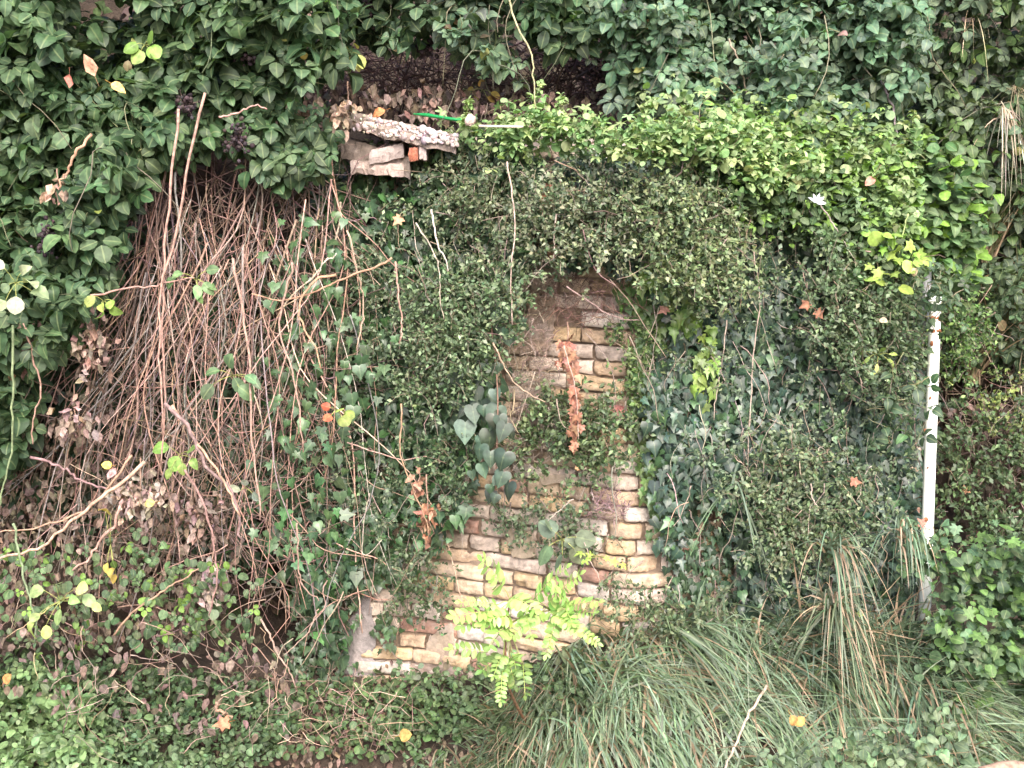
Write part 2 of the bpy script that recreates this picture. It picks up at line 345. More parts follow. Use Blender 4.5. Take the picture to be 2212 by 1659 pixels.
# closing top and sides
nx = 120; ny = 110
def strip(a, b):
    n = len(a); V = np.concatenate([a, b]); i = np.arange(n - 1)
    return V, np.concatenate([np.stack([i, i + 1, i + 1 + n], 1), np.stack([i, i + 1 + n, i + n], 1)])
for sl_ in (slice((ny - 1) * nx, ny * nx), slice(0, None, nx), slice(nx - 1, None, nx)):
    V_, F_ = strip(P[sl_], P2[sl_]); m.add(V_, F_, (.19, .13, .085))
mk('mortar_core', m, MORT, t)
m = M(); z = -.30; ci = 0
bc = [(.62, .48, .35), (.62, .45, .28), (.66, .55, .46), (.68, .59, .52), (.58, .42, .29), (.63, .51, .43)]
def warp(x, z): return .012 * np.sin(x * 3.1 + 1) - .05 * np.clip(.25 - x, 0, 1) * (1 - z / 1.7)
while z < ztop - .05:
    h = .0435 + rng.normal(0, .002); x = -.64 + rng.random() * .1
    mode = rng.random()
    while x < 1.40:
        L = (.105 if rng.random() < .62 else .20) * rng.uniform(.92, 1.06)
        gap = rng.uniform(.006, .011); x1 = min(x + L - gap, 1.41)
        lost = rng.random() < .03
        if not lost and x1 - x > .03:
            cx = (x + x1) / 2; erode = rng.normal(.006, .005); ns = 9
            us = np.linspace(x, x1, ns + 2); hs = np.linspace(0, h - .0, 4)
            # rounded pillow-shaped front face
            U, H = np.meshgrid(np.r_[x, np.linspace(x + .006, x1 - .006, ns), x1], np.r_[0, .005, .016, h * .5, h - .016, h - .005, h])
            o = np.full(U.shape, erode) + rng.normal(0, .0012, U.shape) + .016 * (fbm(U * 45, H * 60 + z * 50) - .5); o[0] -= .006; o[-1] -= .006; o[:, 0] -= .006; o[:, -1] -= .006
            if rng.random() < .2: o[:, -4:] -= rng.uniform(0, .012)
            if rng.random() < .2: o[:3, :5] -= rng.uniform(0, .012)
            Zp = z + H + warp(U, z) + rng.normal(0, .0012, U.shape)
            Pf = wallp(U, Zp, o).reshape(-1, 3)
            nn, mm = U.shape[1], U.shape[0]
            i, j = np.meshgrid(np.arange(nn - 1), np.arange(mm - 1)); a = (j * nn + i).ravel()
            Fq = np.concatenate([np.stack([a, a + 1, a + nn + 1], 1), np.stack([a, a + nn + 1, a + nn], 1)])
            c = np.array(bc[rng.integers(0, len(bc))]) * math.exp(rng.normal(0, .1))
            if rng.random() < .05: c = np.array((.46, .27, .21))
            m.add(Pf, Fq, c)
            ring = list(range(nn)) + [nn * r + nn - 1 for r in range(1, mm)] + [nn * (mm - 1) + q for q in range(nn - 2, -1, -1)] + [nn * r for r in range(mm - 2, 0, -1)]
            rp = Pf[ring + [0]]; V_, F_ = strip(rp, rp + np.array([0, .035, 0])); m.add(V_, F_[:, ::-1], c * .9)
        x += L
    z += h + rng.uniform(.007, .010); ci += 1
mk('brickwork', m, BRICK, t)
def lump(m, c, r, col, sub=2, seed=0, rough=.25, sq=(1, 1, 1)):
    """rough stone: noisy sphere"""
    a, b = 10 if sub > 1 else 6, 14 if sub > 1 else 8
    th = np.linspace(0, math.pi, a); ph = np.linspace(0, 2 * math.pi, b, endpoint=False)
    T_, P_ = np.meshgrid(th, ph, indexing='ij'); d = np.stack([np.sin(T_) * np.cos(P_), np.sin(T_) * np.sin(P_), np.cos(T_)], -1)
    s = rng.random() * 30; k = 1 + rough * 2 * (fbm(d[..., 0] * 1.6 + s, d[..., 2] * 1.6 + d[..., 1] * 1.3) - .5)
    V = np.array(c) + d * k[..., None] * r * np.array(sq)
    i, j = np.meshgrid(np.arange(a - 1), np.arange(b), indexing='ij'); jj = (j + 1) % b
    A, B, D, E = (i * b + j).ravel(), (i * b + jj).ravel(), ((i + 1) * b + jj).ravel(), ((i + 1) * b + j).ravel()
    m.add(V.reshape(-1, 3), np.concatenate([np.stack([A, E, D], 1), np.stack([A, D, B], 1)]), col); return m
def slab(m, pa, pb, h, depth, col, n=26, amp=.012, seed=0.):
    """rough slab between front top corners pa and pb (world), hanging down h, going back depth"""
    pa, pb = np.array(pa, float), np.array(pb, float)
    us = np.linspace(0, 1, n); prof = [(0, -h), (-.004, -h * .6), (0, -h * .3), (.006, -.004), (.03, 0), (depth * .5, .004), (depth, 0), (depth, -h), (.02, -h)]
    V = np.array([[pa + (pb - pa) * u + np.array([0, d, zz]) for d, zz in prof] for u in us]); k = len(prof)
    V += amp * 1.6 * (np.stack([fbm(V[..., 0] * 22 + q * 9 + seed, V[..., 2] * 30 + V[..., 1] * 19) for q in range(3)], -1) - .5) + rng.normal(0, .0015, V.shape)
    i, j = np.meshgrid(np.arange(n - 1), np.arange(k), indexing='ij'); jj = (j + 1) % k
    A, B, D, E = (i * k + j).ravel(), (i * k + jj).ravel(), ((i + 1) * k + jj).ravel(), ((i + 1) * k + j).ravel()
    F = np.concatenate([np.stack([A, D, B], 1), np.stack([A, E, D], 1)])
    e = [[0, q, q + 1] for q in range(1, k - 1)]; b = (n - 1) * k; e2 = [[b, b + q + 1, b + q] for q in range(1, k - 1)]
    m.add(V.reshape(-1, 3), np.concatenate([F, e, e2]), col); return m
# coping: broken tilted end piece with pebbles, then the long run under the ivy
yl = -.02
m = M(); slab(m, W(748, 238, yl), W(985, 292, yl - .16), .06, .34, (.30, .24, .21))
for (x0, y0), (x1, y1) in (((1010, 285), (1400, 300)), ((1402, 296), (1720, 316)), ((1722, 318), (1985, 352))):
    slab(m, W(x0, y0, faceY(x0, y0) - .04), W(x1, y1, faceY(x1, y1) - .04), .08, .34, (.40, .33, .29), seed=x0)
mk('coping_slab', m, CONC, t, smooth=False)
m = M()
for i in range(330):
    u = rng.random() ** .8; v = rng.random()
    px = 765 + 225 * u; py = 245 + 48 * u + 38 * v * (1 - .4 * u)
    lump(m, W(px, py, yl - .17 * u - .008), rng.uniform(.002, .008) * (1.8 if rng.random() < .1 else 1), colours(1, (.55, .44, .42), .3)[0], 1)
for i in range(60):
    px = rng.uniform(1200, 1420); lump(m, W(px, rng.uniform(322, 345), faceY(px, 330) - .045), rng.uniform(.004, .012), colours(1, (.6, .47, .4), .25)[0], 1)
mk('pebble_aggregate', m, CONC, t)
m = M(); slab(m, W(735, 292, .03), W(885, 338, -.06), .075, .3, (.22, .18, .155), amp=.006)
slab(m, W(798, 322, -.06), W(872, 306, -.07), .05, .2, (.34, .28, .26), amp=.005, n=12)
slab(m, W(884, 318, -.115), W(902, 316, -.13), .045, .15, (.36, .13, .08), amp=.004, n=8)
slab(m, W(760, 345, -.02), W(870, 352, -.08), .045, .2, (.42, .33, .29), amp=.01)
slab(m, W(905, 310, -.12), W(922, 312, -.12), .05, .12, (.45, .37, .35), amp=.006, n=8)
mk('broken_masonry', m, CONC, t, smooth=False)
# render patch lower left
def patchface(poly, out, col, n=44, amp=.012):
    xs = [p[0] for p in poly]; ys = [p[1] for p in poly]
    X, Y = np.meshgrid(np.linspace(min(xs), max(xs), n), np.linspace(min(ys), max(ys), n))
    jx = X + 22 * (fbm(X / 30, Y / 30) - .5); jy = Y + 22 * (fbm(X / 30 + 9, Y / 30) - .5)
    ins = inpoly(jx, jy, poly); D = faceY(X, Y) - out - amp * (fbm(X / 25, Y / 25) - .3); V = W(X, Y, D).reshape(-1, 3)
    V2 = W(X, Y, D + out + .02).reshape(-1, 3)
    i, j = np.meshgrid(np.arange(n - 1), np.arange(n - 1)); a = (j * n + i).ravel(); I = ins.ravel()
    k = I[a] & I[a + 1] & I[a + n] & I[a + n + 1]; a = a[k]
    F1 = np.concatenate([np.stack([a, a + n, a + n + 1], 1), np.stack([a, a + n + 1, a + 1], 1)])
    N_ = n * n; cells = set(a.tolist()); side = []
    for c0 in a.tolist():
        for nb, e in ((c0 - 1, (c0, c0 + n)), (c0 + 1, (c0 + 1 + n, c0 + 1)), (c0 - n, (c0 + 1, c0)), (c0 + n, (c0 + n, c0 + n + 1))):
            if nb not in cells: side += [[e[0], e[0] + N_, e[1] + N_], [e[0], e[1] + N_, e[1]]]
    return np.concatenate([V, V2]), np.concatenate([F1, np.array(side)]), col
m = M()
for po, cl in (([(775, 1285), (800, 1290), (812, 1380), (810, 1470), (745, 1470), (735, 1400)], (.27, .24, .235)),
               ([(880, 1430), (980, 1380), (1000, 1460), (960, 1530), (860, 1530)], (.36, .27, .22)),
               ([(930, 1370), (980, 1340), (990, 1380), (950, 1440), (910, 1420)], (.42, .33, .25)),
               ([(1165, 1020), (1250, 1028), (1240, 1050), (1170, 1050)], (.50, .40, .31)),
               ([(1080, 1140), (1150, 1150), (1160, 1200), (1110, 1210)], (.44, .35, .26)),
               ([(1110, 880), (1180, 820), (1200, 900), (1130, 930)], (.33, .25, .2)),
               ([(1140, 650), (1200, 640), (1190, 760), (1120, 770)], (.36, .27, .21))):
    m.add(*patchface(po, .014, cl))
mk('mortar_render', m, CONC, t)
m = M(); c = W(1335, 890, faceY(1335, 890) - .0); lump(m, c, .036, (.42, .17, .15), sq=(1.3, .8, .65)); tag(mk('red_stone', m, CONC, t), 'rounded dark red stone set into the brick courses')

# ================================================================== THE WHITE POLE
pt = thing('white_pole', tuple(W(1998, 1330, -.30)), 'chipped white painted metal pole standing upright at right edge of ivy wall', 'pole')
m = M(); a = W(1997, 1335, -.32); b = W(2021, 640, -.28)
pp = spline([a - (b - a) * .12, a, b], 30); tubes(m, pp, .0195, .0185, (.80, .82, .76), 18); mk('post', m, PAINT, pt)
m = M(); top = W(2004, 545, -.20); tubes(m, spline([b + np.array([-.012, .05, -.1]), top], 12), .015, .015, (.33, .34, .36), 14); tag(mk('upper_tube', m, PAINT, pt), 'weathered grey upper length of the pole')
m = M()
for px, py, s in ((2006, 1122, .013), (2014, 742, .011), (2020, 690, .016), (2012, 860, .009), (1999, 930, .007), (2024, 715, .013), (2016, 820, .008), (2006, 1010, .006)):
    d = (py - 640) / 695; y = -.28 - .04 * d - .0185
    lump(m, W(px, py, y + .004), s, (.28, .12, .06), 1, rough=.8, sq=(1, .3, .8))
mk('rust_patch', m, DEAD, pt)

# ================================================================== FOLIAGE
BR = [TRI, TRI, TRI2, FIVE]
def bramble(name, label, poly, n, col, Y, size=(.045, .082), bulge=.35, stems=10, tone=GREEN, **k):
    m = M(); P = foliage(m, poly, n, BR, size, col, off=0, thick=.28, bulge=bulge, bs=k.pop('bs', 170.), Y=Y, nrm=k.pop('nrm', (0, -.75, .8)), tip=k.pop('tip', (0, -.7, -.6)), tj=.5, nj=.42, feather=16, **k)
    s = M()
    for i in range(stems):
        a = P[rng.integers(len(P))]; L = rng.uniform(.15, .45); d = np.array([rng.normal(0, .6), -.2, rng.normal(-.3, .4)]); d = nz(d)
        tubes(s, wob(spline([a + (0, .06, 0), a + d * L * .5 + (0, -.02, .05), a + d * L + (0, 0, -.08)], 10), .02), .0022, .0012, colours(1, (.13, .12, .07), .3)[0], 5)
    for _ in range(stems * 2):   # a few browned and yellowing leaves
        q = P[rng.integers(len(P))] + (0, -.03, 0); leaves(m, [OVB, CRINK], q[None], rng.uniform(.025, .05, 1), rng.normal(0, 1, (1, 3)), np.array([[0, -1, .5]]) + rng.normal(0, .5, (1, 3)), colours(1, [(.3, .2, .1), (.28, .3, .06), (.22, .13, .09)][rng.integers(3)], .2))
    twigs(s, P, stems * 14, .14, .0016, (.12, .13, .06))
    return plant(name, label, 'bramble', P.mean(0) + (0, .2, -.3), m, tone, s, 'bramble bushes hanging over the bank')
TL = [(-260, -220), (700, -220), (760, 40), (745, 120), (690, 150), (640, 200), (540, 190), (480, 230), (400, 230), (355, 330), (300, 380), (290, 440), (240, 490), (235, 600), (170, 680), (110, 760), (80, 900), (40, 1000), (-260, 1060)]
bramble('bramble_bush', 'broad dark green bramble mass hanging over the upper left of the bank', TL, 4300, (.066, .128, .052), lambda x, y: .12 + .0 * x, (.05, .092), .35, 26, clump=.40, cs=80., holes=[[(150, -40), (330, -30), (320, 50), (200, 45), (120, 20)]], alt=(.035, .07, .03), pa=.25)
bramble('bramble_bush', 'dark bramble fringe hanging above the hollow at top centre of the bank', [(700, -220), (1330, -220), (1310, 50), (1250, 130), (1180, 110), (1110, 30), (1050, 10), (980, 20), (900, 80), (830, 90), (770, 60), (700, 90)], 800, (.048, .098, .040), .30, (.05, .09), .3, 12, clump=.45, alt=(.03, .06, .03), pa=.3)
bramble('bramble_bush', 'short bramble spray with grey green leaves reaching down into the hollow', [(940, -10), (1030, 20), (1085, 90), (1110, 160), (1060, 150), (1000, 110), (960, 60)], 110, (.085, .15, .085), .12, (.045, .075), .15, 3, nrm=(0, -.5, 1))
bramble('bramble_bush', 'haze tinted grey green bramble slope at top right of the hollow with small shiny leaves', [(1300, -220), (1900, -220), (2000, 60), (1960, 200), (1850, 300), (1720, 300), (1560, 250), (1450, 210), (1370, 230), (1340, 190), (1290, 70)], 3900, (.098, .158, .098), lambda x, y: .30 - .05 * np.clip(y / 200, 0, 2), (.036, .068), .35, 22, clump=.36, nrm=(0, -.45, 1), alt=(.09, .17, .10), pa=.35)  # leaf tint shifted to grey-blue, painting the hazy cast into the colour
bramble('bramble_bush', 'shaded olive bramble thicket in the top right corner behind the pole', [(1880, -220), (2520, -220), (2520, 620), (2180, 640), (2080, 420), (2050, 300), (1900, 290)], 3000, (.086, .132, .075), .52, (.036, .07), .4, 18, clump=.36, alt=(.07, .12, .04), pa=.3)
bramble('bramble_bush', 'dark climbing bramble between the white pole and the right edge of the bank', [(2030, 560), (2520, 560), (2520, 860), (2240, 830), (2140, 760), (2050, 800), (2020, 700)], 1100, (.055, .098, .045), .42, (.03, .055), .25, 10, clump=.36)
# ivy
IV = [IVY, IVY2, IVY3, IVY4, IVY3]
def ivy(label, poly, n, col, size, off=.02, thick=.07, bulge=.09, stems=0, **k):
    m = M(); P = foliage(m, poly, n, k.pop('tpl', IV), size, col, off=off, thick=thick, bulge=bulge, tip=k.pop('tip', (0, -.28, -1)), nrm=k.pop('nrm', (0, -1, .35)), tj=k.pop('tj', .35), nj=k.pop('nj', .35), **k)
    s = M(); twigs(s, P, stems, .16, .0016, (.17, .11, .08), down=.8)
    return plant('ivy', label, 'ivy', P.mean(0) + (0, .1, -.4), m, IVYM, s, 'ivy climbing on the wall and bank')
HB = [[(1500, 1080), (1590, 1090), (1620, 1330), (1440, 1345), (1460, 1200)]]
RW = [(1190, 350), (1500, 330), (1900, 400), (2000, 540), (2012, 900), (2000, 1340), (1860, 1330), (1700, 1300), (1620, 1330), (1560, 1340), (1450, 1330), (1452, 1200), (1430, 1050), (1400, 930), (1400, 830), (1450, 740), (1440, 640), (1340, 560), (1190, 560), (1100, 480)]
ivy('dark blue green ivy sheet covering the right half of the brick wall', RW, 10500, (.034, .068, .046), (.020, .050), feather=16, tj=.5, stems=380, clump=.28, holes=HB, alt=(.055, .11, .05), pa=.16, bs=110.)
ivy('thin ivy trailing over the bricks right of the exposed courses', [(1460, 1060), (1620, 1060), (1640, 1340), (1440, 1340)], 420, (.04, .08, .04), (.022, .038), stems=30, clump=.55, cs=50., thick=.03, bulge=.03)
ivy('light green young ivy edging the right side of the exposed bricks', [(1350, 560), (1440, 620), (1450, 740), (1400, 830), (1395, 930), (1440, 1060), (1460, 1200), (1410, 1150), (1370, 930), (1360, 800), (1380, 700), (1330, 640)], 420, (.085, .16, .04), (.025, .042), thick=.03, bulge=.04, clump=.4, cs=40.)
LW = [(640, 620), (680, 400), (720, 290), (760, 340), (880, 370), (930, 300), (1100, 300), (1190, 350), (1130, 480), (1120, 640), (1060, 760), (1050, 900), (1010, 1010), (1000, 1110), (940, 1170), (850, 1130), (800, 1200), (750, 1290), (735, 1400), (710, 1400), (680, 1230), (600, 1180), (560, 950), (590, 760)]
ivy('deep green ivy and stems covering the left part of the wall', LW, 6200, (.042, .085, .042), (.022, .058), feather=18, tj=.55, nj=.55, stems=520, clump=.40, thick=.12, bulge=.14, alt=(.05, .12, .04), pa=.2)
ivy('ragged ivy growing on the shaded bank behind the hanging canes', [(-250, 500), (420, 480), (520, 560), (560, 1150), (600, 1250), (300, 1150), (-250, 1080)], 3200, (.036, .07, .034), (.03, .06), off=-.08, thick=.08, bulge=.08, stems=120, clump=.34, alt=(.05, .1, .035), pa=.2, holes=[[(540, 1260), (700, 1230), (720, 1450), (600, 1460)]])
ivy('few dark ivy leaves at the left edge of the lower gap', [(690, 1250), (730, 1250), (740, 1480), (690, 1500)], 140, (.04, .08, .036), (.025, .045), stems=40, clump=.44)
ivy('small ivy trailing over the crumbling lower left corner of the wall', [(640, 1180), (830, 1150), (900, 1200), (860, 1300), (850, 1420), (790, 1270), (740, 1350), (730, 1480), (700, 1520), (620, 1450)], 900, (.05, .095, .04), (.02, .038), stems=80, thick=.04, bulge=.05, clump=.5, cs=40., feather=14)
ivy('yellow green ivy strand hanging on the dark ivy right of the bricks', [(1515, 760), (1535, 700), (1550, 770), (1530, 880), (1508, 870)], 45, (.17, .28, .04), (.03, .045), off=.11, thick=.03, bulge=.0)
ivy('yellow green ivy hanging below the pale shrub above the bricks', [(1400, 560), (1500, 600), (1520, 680), (1480, 720), (1440, 640), (1390, 600)], 120, (.12, .22, .03), (.035, .055), off=.10, thick=.04, bulge=.02, clump=.3, cs=30)
ivy('low ivy creeping down to the grass between the bricks and the pole', [(1640, 1180), (2010, 1180), (2020, 1360), (1850, 1420), (1750, 1440), (1700, 1380), (1640, 1330)], 750, (.035, .07, .045), (.03, .045), stems=60, off=.06, bulge=.08, clump=.4)
# large heart-shaped ivy leaves
m = M(); s = M()
hl = [(1030, 815, 30), (1060, 800, 24), (1052, 770, 36), (1018, 800, 34), (1030, 865, 48), (1068, 860, 34), (1040, 900, 58), (1075, 915, 66), (1005, 945, 60), (1058, 965, 62), (1092, 945, 52), (1060, 1000, 44), (1092, 1005, 52), (1040, 1025, 40), (1088, 1045, 46), (1100, 1070, 50), (1062, 1080, 36), (1020, 905, 50), (985, 830, 44), (1080, 700, 40), (1090, 740, 44)]
hl = hl + [(x + rng.normal(0, 22), y + rng.normal(0, 26), sz * rng.uniform(.5, .85)) for x, y, sz in hl]
for i, (x, y, sz) in enumerate(hl):
    pos = W([x], [y - sz * .55], [faceY(x, y) - .24 - rng.uniform(0, .05)]); leaves(m, [HEART], pos, np.array([sz / 800]), np.array([[rng.normal(0, .3), -.25, -1]]), np.array([[rng.normal(0, .45), -1, rng.uniform(.1, 1.1)]]), colours(1, (.040, .074, .045), .3))
tubes(s, spline([W(1060, 690, -.33), W(1075, 850, -.36), W(1070, 1060, -.38)], 14), .003, .002, BARK)
plant('ivy', 'strand of large grey green heart shaped ivy leaves beside the bricks', 'ivy', W(1065, 950, -.3), m, IVYM, s)
# bright vine on the ledge
def vine(label, poly, n, col, size=(.03, .05), off=.1, nrm=(0, -.35, 1), tpl=None, name='climbing_vine', cat='vine', stems=30, **k):
    m = M(); kk = dict(thick=.18, bulge=.14, feather=16, tip=(0, -.9, -.25), tj=.5, nj=.35); kk.update(k)
    P = foliage(m, poly, n, tpl or [TRI, STAR, OV, ROUND], size, col, off=off, nrm=nrm, **kk)
    s = M(); twigs(s, P, stems, .14, .0015, (.2, .18, .09))
    return plant(name, label, cat, P.mean(0) + (0, .1, -.2), m, GREEN, s)
vine('bright lime green vine mounding over the top of the wall', [(990, 275), (1060, 260), (1160, 245), (1260, 262), (1320, 290), (1450, 270), (1560, 260), (1700, 300), (1760, 370), (1640, 400), (1560, 330), (1400, 335), (1250, 310), (1130, 330), (1000, 300)], 2300, (.27, .38, .14), size=(.015, .034), bulge=.24, thick=.12, clump=.50, cs=45, feather=20, alt=(.12, .22, .08), pa=.35)
vine('pale green vine sprays rising along the upper right shoulder of the wall', [(1400, 250), (1500, 225), (1700, 250), (1850, 290), (1980, 300), (2090, 380), (2110, 480), (2040, 560), (1960, 500), (1850, 420), (1700, 330), (1540, 260)], 3300, (.19, .29, .11), (.016, .038), clump=.42, cs=60, feather=30, off=.06, alt=(.2, .34, .08), pa=.2)
vine('mixed mid green leaves spilling from the wall top onto the dark ivy', [(1480, 330), (1700, 360), (1900, 430), (2000, 560), (1930, 640), (1860, 520), (1740, 480), (1640, 450), (1500, 420)], 2300, (.085, .15, .06), (.018, .038), feather=30, off=.06, nrm=(0, -.8, .8), clump=.38, cs=50, alt=(.16, .28, .06), pa=.15)
vine('rounded green leaves crowding the corner above the white pole', [(1960, 300), (2080, 340), (2110, 480), (2060, 640), (2000, 600), (1960, 480)], 800, (.09, .165, .06), (.03, .052), feather=24, clump=.4, off=-.02, Y=-.05, tpl=[ROUND, OVB], alt=(.16, .29, .05), pa=.2)
vine('yellow green round leaved shoot hanging beside the top of the pole', [(1900, 500), (1960, 510), (2020, 550), (1990, 560), (1940, 545), (1970, 580), (1900, 590), (1880, 570)], 24, (.26, .40, .05), (.03, .05), off=.12, tpl=[IVY, ROUND], Y=-.28, thick=.03, bulge=.02, nrm=(0, -1, .6), stems=4)
vine('loose leafy stems beside the pole top', [(2010, 560), (2060, 590), (2070, 680), (2035, 660), (1985, 650), (1990, 600)], 60, (.07, .12, .06), (.025, .04), Y=-.28, tpl=[TRI, NARROW], stems=14, nrm=(0, -.8, .6))
vine('bramble leaves reaching across the middle of the white pole', [(1900, 830), (2000, 800), (2035, 830), (2030, 900), (1960, 960), (1900, 930)], 12, (.055, .10, .05), (.04, .06), Y=-.34, tpl=[TRI, TRI2], stems=10, thick=.06, bulge=.04, nrm=(0, -.8, .6))
HH = [[(960, 780), (1120, 760), (1140, 1100), (980, 1110)]]
for i, (px, py, hh, lb) in enumerate([(1010, 262, 50, 'small bright shoot at the left end of the ledge vine'), (1155, 250, 70, 'spiky pale shoot standing at the foot of the green bramble stem'), (1205, 262, 62, 'tallest bright green shoot on the left half of the ledge'), (1390, 262, 62, 'bright shoot at the right rim of the dark hollow'),
    (1480, 255, 40, 'green shoot on the ledge below the upper right brambles'), (1690, 290, 55, 'pale shoot rising in the middle right of the ledge'), (1830, 310, 60, 'shoot at the right shoulder of the wall'), (1975, 310, 70, 'upright shoot above the top right corner of the wall'), (2060, 370, 60, 'leafy shoot leaning out right above the pole')]):
    Yp = -.22 if i < 7 else -.1; m = M(); s = M(); q = wob(spline([W(px, py + 25, Yp), W(px + rng.normal(0, 8), py - hh * .4, Yp - .02), W(px + rng.normal(0, 16), py - hh, Yp - .04)], 10), .006); tubes(s, q, .0016, .0008, (.3, .34, .14), 4)
    nn = 46; u = rng.random(nn) ** .8 * 8.9; ii = u.astype(int); pos = q[ii] + (q[ii + 1] - q[ii]) * (u - ii)[:, None]
    leaves(m, [OV, NARROW, TRI], pos, rng.uniform(.02, .04, nn) * (1.2 - u / 14), rng.normal(0, 1, (nn, 3)) * (1, .7, .4) + (0, -.2, .1), np.array([0, -.5, 1]) + rng.normal(0, .3, (nn, 3)), colours(nn, (.26, .38, .13), .25))
    plant('vine_shoot', lb, 'shoot', q[0], m, GREEN, s)
vine('ivy leaves wrapping the top of the white pole', [(1990, 620), (2030, 630), (2040, 740), (2010, 720), (2000, 680)], 26, (.06, .11, .05), (.02, .035), Y=-.31, tpl=IV, stems=6, nrm=(0, -1, .5), thick=.03, bulge=.02)
vine('weeds crossing the lower white pole and splitting its painted length', [(1960, 1150), (2040, 1140), (2040, 1225), (1960, 1235)], 110, (.09, .16, .075), (.02, .04), Y=-.36, tpl=[OV, IVY3, ROUND], stems=16, nrm=(0, -.9, .6), thick=.06, bulge=.04)
vine('sparse young green leaves scrambling over the broken end of the coping', [(700, 300), (800, 330), (900, 300), (1010, 270), (1010, 340), (900, 370), (720, 370)], 170, (.10, .18, .06), (.018, .038), off=.12, tpl=[OV, IVY3, TRI], stems=16, nrm=(0, -.8, .7), thick=.08, bulge=.04)
# small-leaved shrubs
def shrub(label, poly, n, col=(.15, .20, .09), size=(.009, .022), off=.10, thick=.12, bulge=.12, tw=None, **k):
    m = M(); kk = dict(tip=(0, -.5, .1), tj=.9, nrm=(0, -.7, .9), nj=.6, feather=30, cs=46., clump=.48, bs=60.); kk.update(k)
    x, y = scatter(poly, max(20, n // 16), kk['feather'], kk['clump'], kk['cs'], kk.get('holes', ())); sd = rng.random() * 9
    d = (faceY(x, y) if 'Y' not in k else np.full(len(x), k['Y'])) - off - bulge * fbm(x / 60 + sd, y / 60) - thick * rng.random(len(x)); P = W(x, y, d); s = M(); pos = []; tips = []
    for p in P:       # sprigs: short curved twig with leaves alternating along it
        dr = nz(np.array([rng.normal(0, .6), -.5 + rng.normal(0, .3), rng.normal(0, .6)])); L = rng.uniform(.04, .11)
        q = spline([p - dr * L * .5, p + (0, 0, .006), p + dr * L * .5 + (0, -.01, -.01)], 8); 
        if rng.random() < .5: tubes(s, q, .0012, .0007, colours(1, (.22, .17, .12), .25)[0], 3)
        nn = 16; u = rng.random(nn) * 7; i = u.astype(int); f = (u - i)[:, None]; pos.append(q[i] * (1 - f) + q[np.minimum(i + 1, 7)] * f + rng.normal(0, .006, (nn, 3))); tips.append(dr + rng.normal(0, .8, (nn, 3)))
    pos = np.concatenate(pos); tips = np.concatenate(tips); nn = len(pos)
    leaves(m, [SM], pos, rng.uniform(size[0], size[1], nn), tips, np.array(kk['nrm']) + rng.normal(0, kk['nj'], (nn, 3)), colours(nn, col, .28, k.get('alt', (.05, .085, .04)), k.get('pa', .28)))
    twigs(s, P, tw or len(P) // 12 + 4, .2, .0018, (.24, .18, .14), down=.7)
    return plant('trailing_shrub', label, 'shrub', P.mean(0) + (0, .1, -.1), m, SMALL, s, 'small leaved shrubs trailing over the wall')
shrub('dense mid green small leaved shrub bulging left of the exposed bricks', [(905, 620), (980, 590), (1080, 600), (1150, 620), (1130, 690), (1060, 760), (1010, 830), (930, 870), (860, 850), (890, 760), (880, 680)], 6500, (.15, .22, .105), off=.16, bulge=.18)
shrub('grey green shrub trailing below the wall top left of centre', [(960, 320), (1060, 310), (1110, 400), (1160, 520), (1140, 620), (1060, 600), (1030, 520), (960, 540), (900, 470), (960, 400)], 4500, (.17, .21, .11))
shrub('pale flowering shrub hanging over the bricks at upper centre', [(1130, 420), (1250, 360), (1330, 400), (1380, 460), (1370, 540), (1300, 560), (1200, 570), (1150, 520)], 5000, (.22, .26, .15), off=.14)
shrub('light grey shrub hanging like a curtain right of the upper bricks', [(1370, 410), (1480, 400), (1560, 460), (1620, 540), (1600, 600), (1560, 660), (1500, 640), (1440, 600), (1390, 560)], 6500, (.19, .25, .11), off=.15, bulge=.16)
shrub('olive green shrub mass beside the pole on the right of the ivy', [(1780, 520), (1900, 560), (1990, 620), (2000, 760), (1990, 880), (1900, 830), (1820, 800), (1790, 700), (1760, 600)], 7500, (.135, .20, .095), off=.12, bulge=.18)
shrub('green tuft of shrub leaves growing from the middle of the bricks', [(1150, 880), (1240, 860), (1310, 880), (1350, 960), (1330, 1010), (1250, 1000), (1170, 990), (1110, 960)], 2800, (.13, .19, .08), off=.05, bulge=.06, thick=.05, size=(.014, .024))
shrub('loose pale shrub in front of the lower right ivy', [(1600, 1000), (1720, 970), (1850, 1000), (1900, 1090), (1820, 1190), (1700, 1220), (1620, 1150)], 4200, (.15, .20, .10), off=.12, clump=.42)
shrub('dry sprawling shrub over the middle left ivy', [(560, 620), (700, 560), (900, 560), (900, 700), (860, 850), (760, 900), (640, 860)], 3600, (.12, .17, .09), off=.1, clump=.45)
shrub('thin shrub sprigs on bricks above the sapling', [(1040, 1090), (1180, 1080), (1300, 1130), (1290, 1210), (1200, 1200), (1080, 1160)], 1300, (.12, .17, .09), off=.03, bulge=.03, thick=.04, clump=.42)
shrub('small shrub at the foot of wall left of the bricks', [(850, 1180), (930, 1200), (950, 1300), (900, 1330), (850, 1300)], 800, (.09, .15, .06), off=.04, bulge=.06, thick=.06)
shrub('narrow shrub trail down the right edge of the bricks', [(1340, 700), (1420, 760), (1410, 860), (1440, 950), (1400, 960), (1370, 860), (1350, 780)], 1200, (.13, .2, .06), off=.03, bulge=.04, thick=.04)
shrub('shrub sprigs and seed heads under the lower bricks', [(1290, 1250), (1450, 1330), (1600, 1300), (1600, 1360), (1400, 1380), (1290, 1350)], 1200, (.13, .17, .08), off=.05, thick=.06, clump=.42)
shrub('leafy shrub at middle of the left ivy above the dark gap', [(910, 960), (970, 940), (1010, 1000), (1000, 1080), (940, 1050)], 700, (.10, .16, .07), off=.08)
